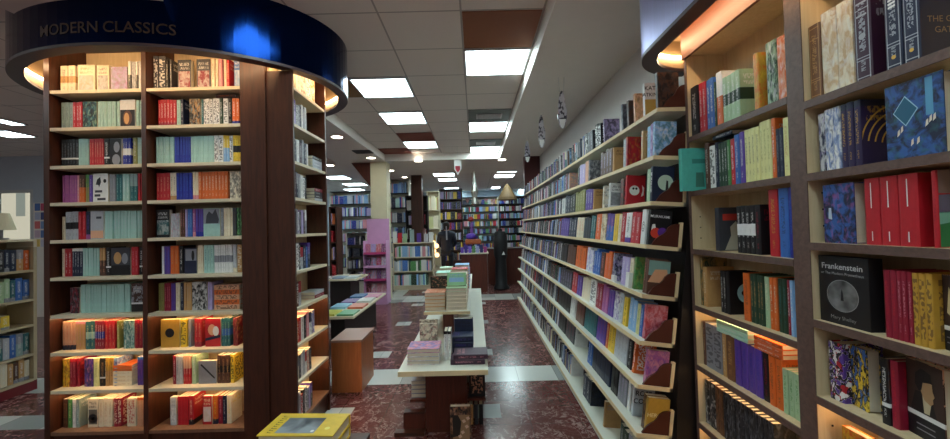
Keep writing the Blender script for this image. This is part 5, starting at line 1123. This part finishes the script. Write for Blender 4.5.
# ---- person with their back to us
def skin(name, pts, edges, radii, mat, par=None, root=0, sub=2):
    me = bpy.data.meshes.new(name); me.from_pydata(pts, edges, []); me.materials.append(mat); o = bpy.data.objects.new(name, me); COL.objects.link(o)
    if par: o.parent = par
    o.modifiers.new('skin', 'SKIN'); sd = me.skin_vertices[0].data if me.skin_vertices else me.attributes.new('skin', 'FLOAT', 'POINT')
    for i, r in enumerate(radii): sd[i].radius = (r, r*.8) if not isinstance(r, tuple) else r
    sd[root].use_root = True
    s = o.modifiers.new('sub', 'SUBSURF'); s.levels = s.render_levels = sub; return o
pp = onY(446.5, 228, 10.9)
per = thing('person', 'person in a dark navy jacket standing with back turned among the tables', 'person', (pp.x, 10.9, 0)); per.scale = (1.12, 1.12, 1.03)
B = [(0,0,.9),(0,0,1.08),(0,0,1.28),(0,.0,1.40),(0,.01,1.47),(0,.02,1.56),(0,.02,1.64), (-.17,0,1.36),(-.22,.05,1.1),(-.15,.2,.98),(-.13,.27,.98),(.17,0,1.36),(.22,.05,1.1),(.15,.2,.98),(.13,.27,.98),
     (-.09,0,.84),(-.1,.01,.47),(-.1,0,.09),(-.1,.13,.04),(.09,0,.84),(.1,.01,.47),(.1,0,.09),(.1,.13,.04)]
Ed = [(0,1),(1,2),(2,3),(3,4),(4,5),(5,6),(3,7),(7,8),(8,9),(9,10),(3,11),(11,12),(12,13),(13,14),(0,15),(15,16),(16,17),(17,18),(0,19),(19,20),(20,21),(21,22)]
Rd = [.135,.12,.14,.11,.052,.075,.07,.058,.045,.033,.035,.058,.045,.033,.035,.09,.06,.042,.035,.09,.06,.042,.035]
skin('body', B, Ed, Rd, plain('skin_tone', '#b08468', .6), per)
JK = plain('navy_jacket', '#1c2234', .7)
JB = [0,1,2,3,7,8,9,11,12,13,4]; jm = {v: i for i, v in enumerate(JB)}
J = [B[v] for v in JB]+[(0, 0, .78)]
skin('jacket', J, [(0,1),(1,2),(2,3),(3,4),(4,5),(5,6),(3,7),(7,8),(8,9),(3,10),(0,11)], [.17,.16,.19,.165,.095,.068,.05,.095,.068,.05,.085,.17], JK, per)
skin('trousers', [B[0], B[15], B[16], (-.1,0,.1), B[19], B[20], (.1,0,.1)], [(0,1),(1,2),(2,3),(0,4),(4,5),(5,6)], [.14,.1,.075,.06,.1,.075,.06], plain('dark_trousers', '#1a1a20', .7), per)
m = MB(); m.lathe((0, .01, 1.62), [(0, -.16), (.05, -.15), (.085, -.06), (.09, .0), (.075, .06), (.04, .09), (0, .095)], 16); m.build('hair', plain('dark_hair', '#2a2220', .6), per, True)
m = MB(); m.tube((.0, -.075, 1.58), (.015, -.185, 1.2), .018, 8); m.build('scarf_tail', plain('grey_scarf', '#9a9aa4', .7), per)
# ================================================================== WORLD AND VIEW
wd = bpy.data.worlds.new('world'); SC.world = wd; wd.use_nodes = True
bg = wd.node_tree.nodes['Background']; bg.inputs[0].default_value = (1, .97, .94, 1); bg.inputs[1].default_value = .1
SC.view_settings.view_transform = 'Standard'; SC.view_settings.look = 'None'; SC.view_settings.gamma = 1; SC.view_settings.exposure = .76
SC.cycles.max_bounces = 8; SC.cycles.diffuse_bounces = 5; SC.cycles.glossy_bounces = 4
bpy.context.view_layer.update()
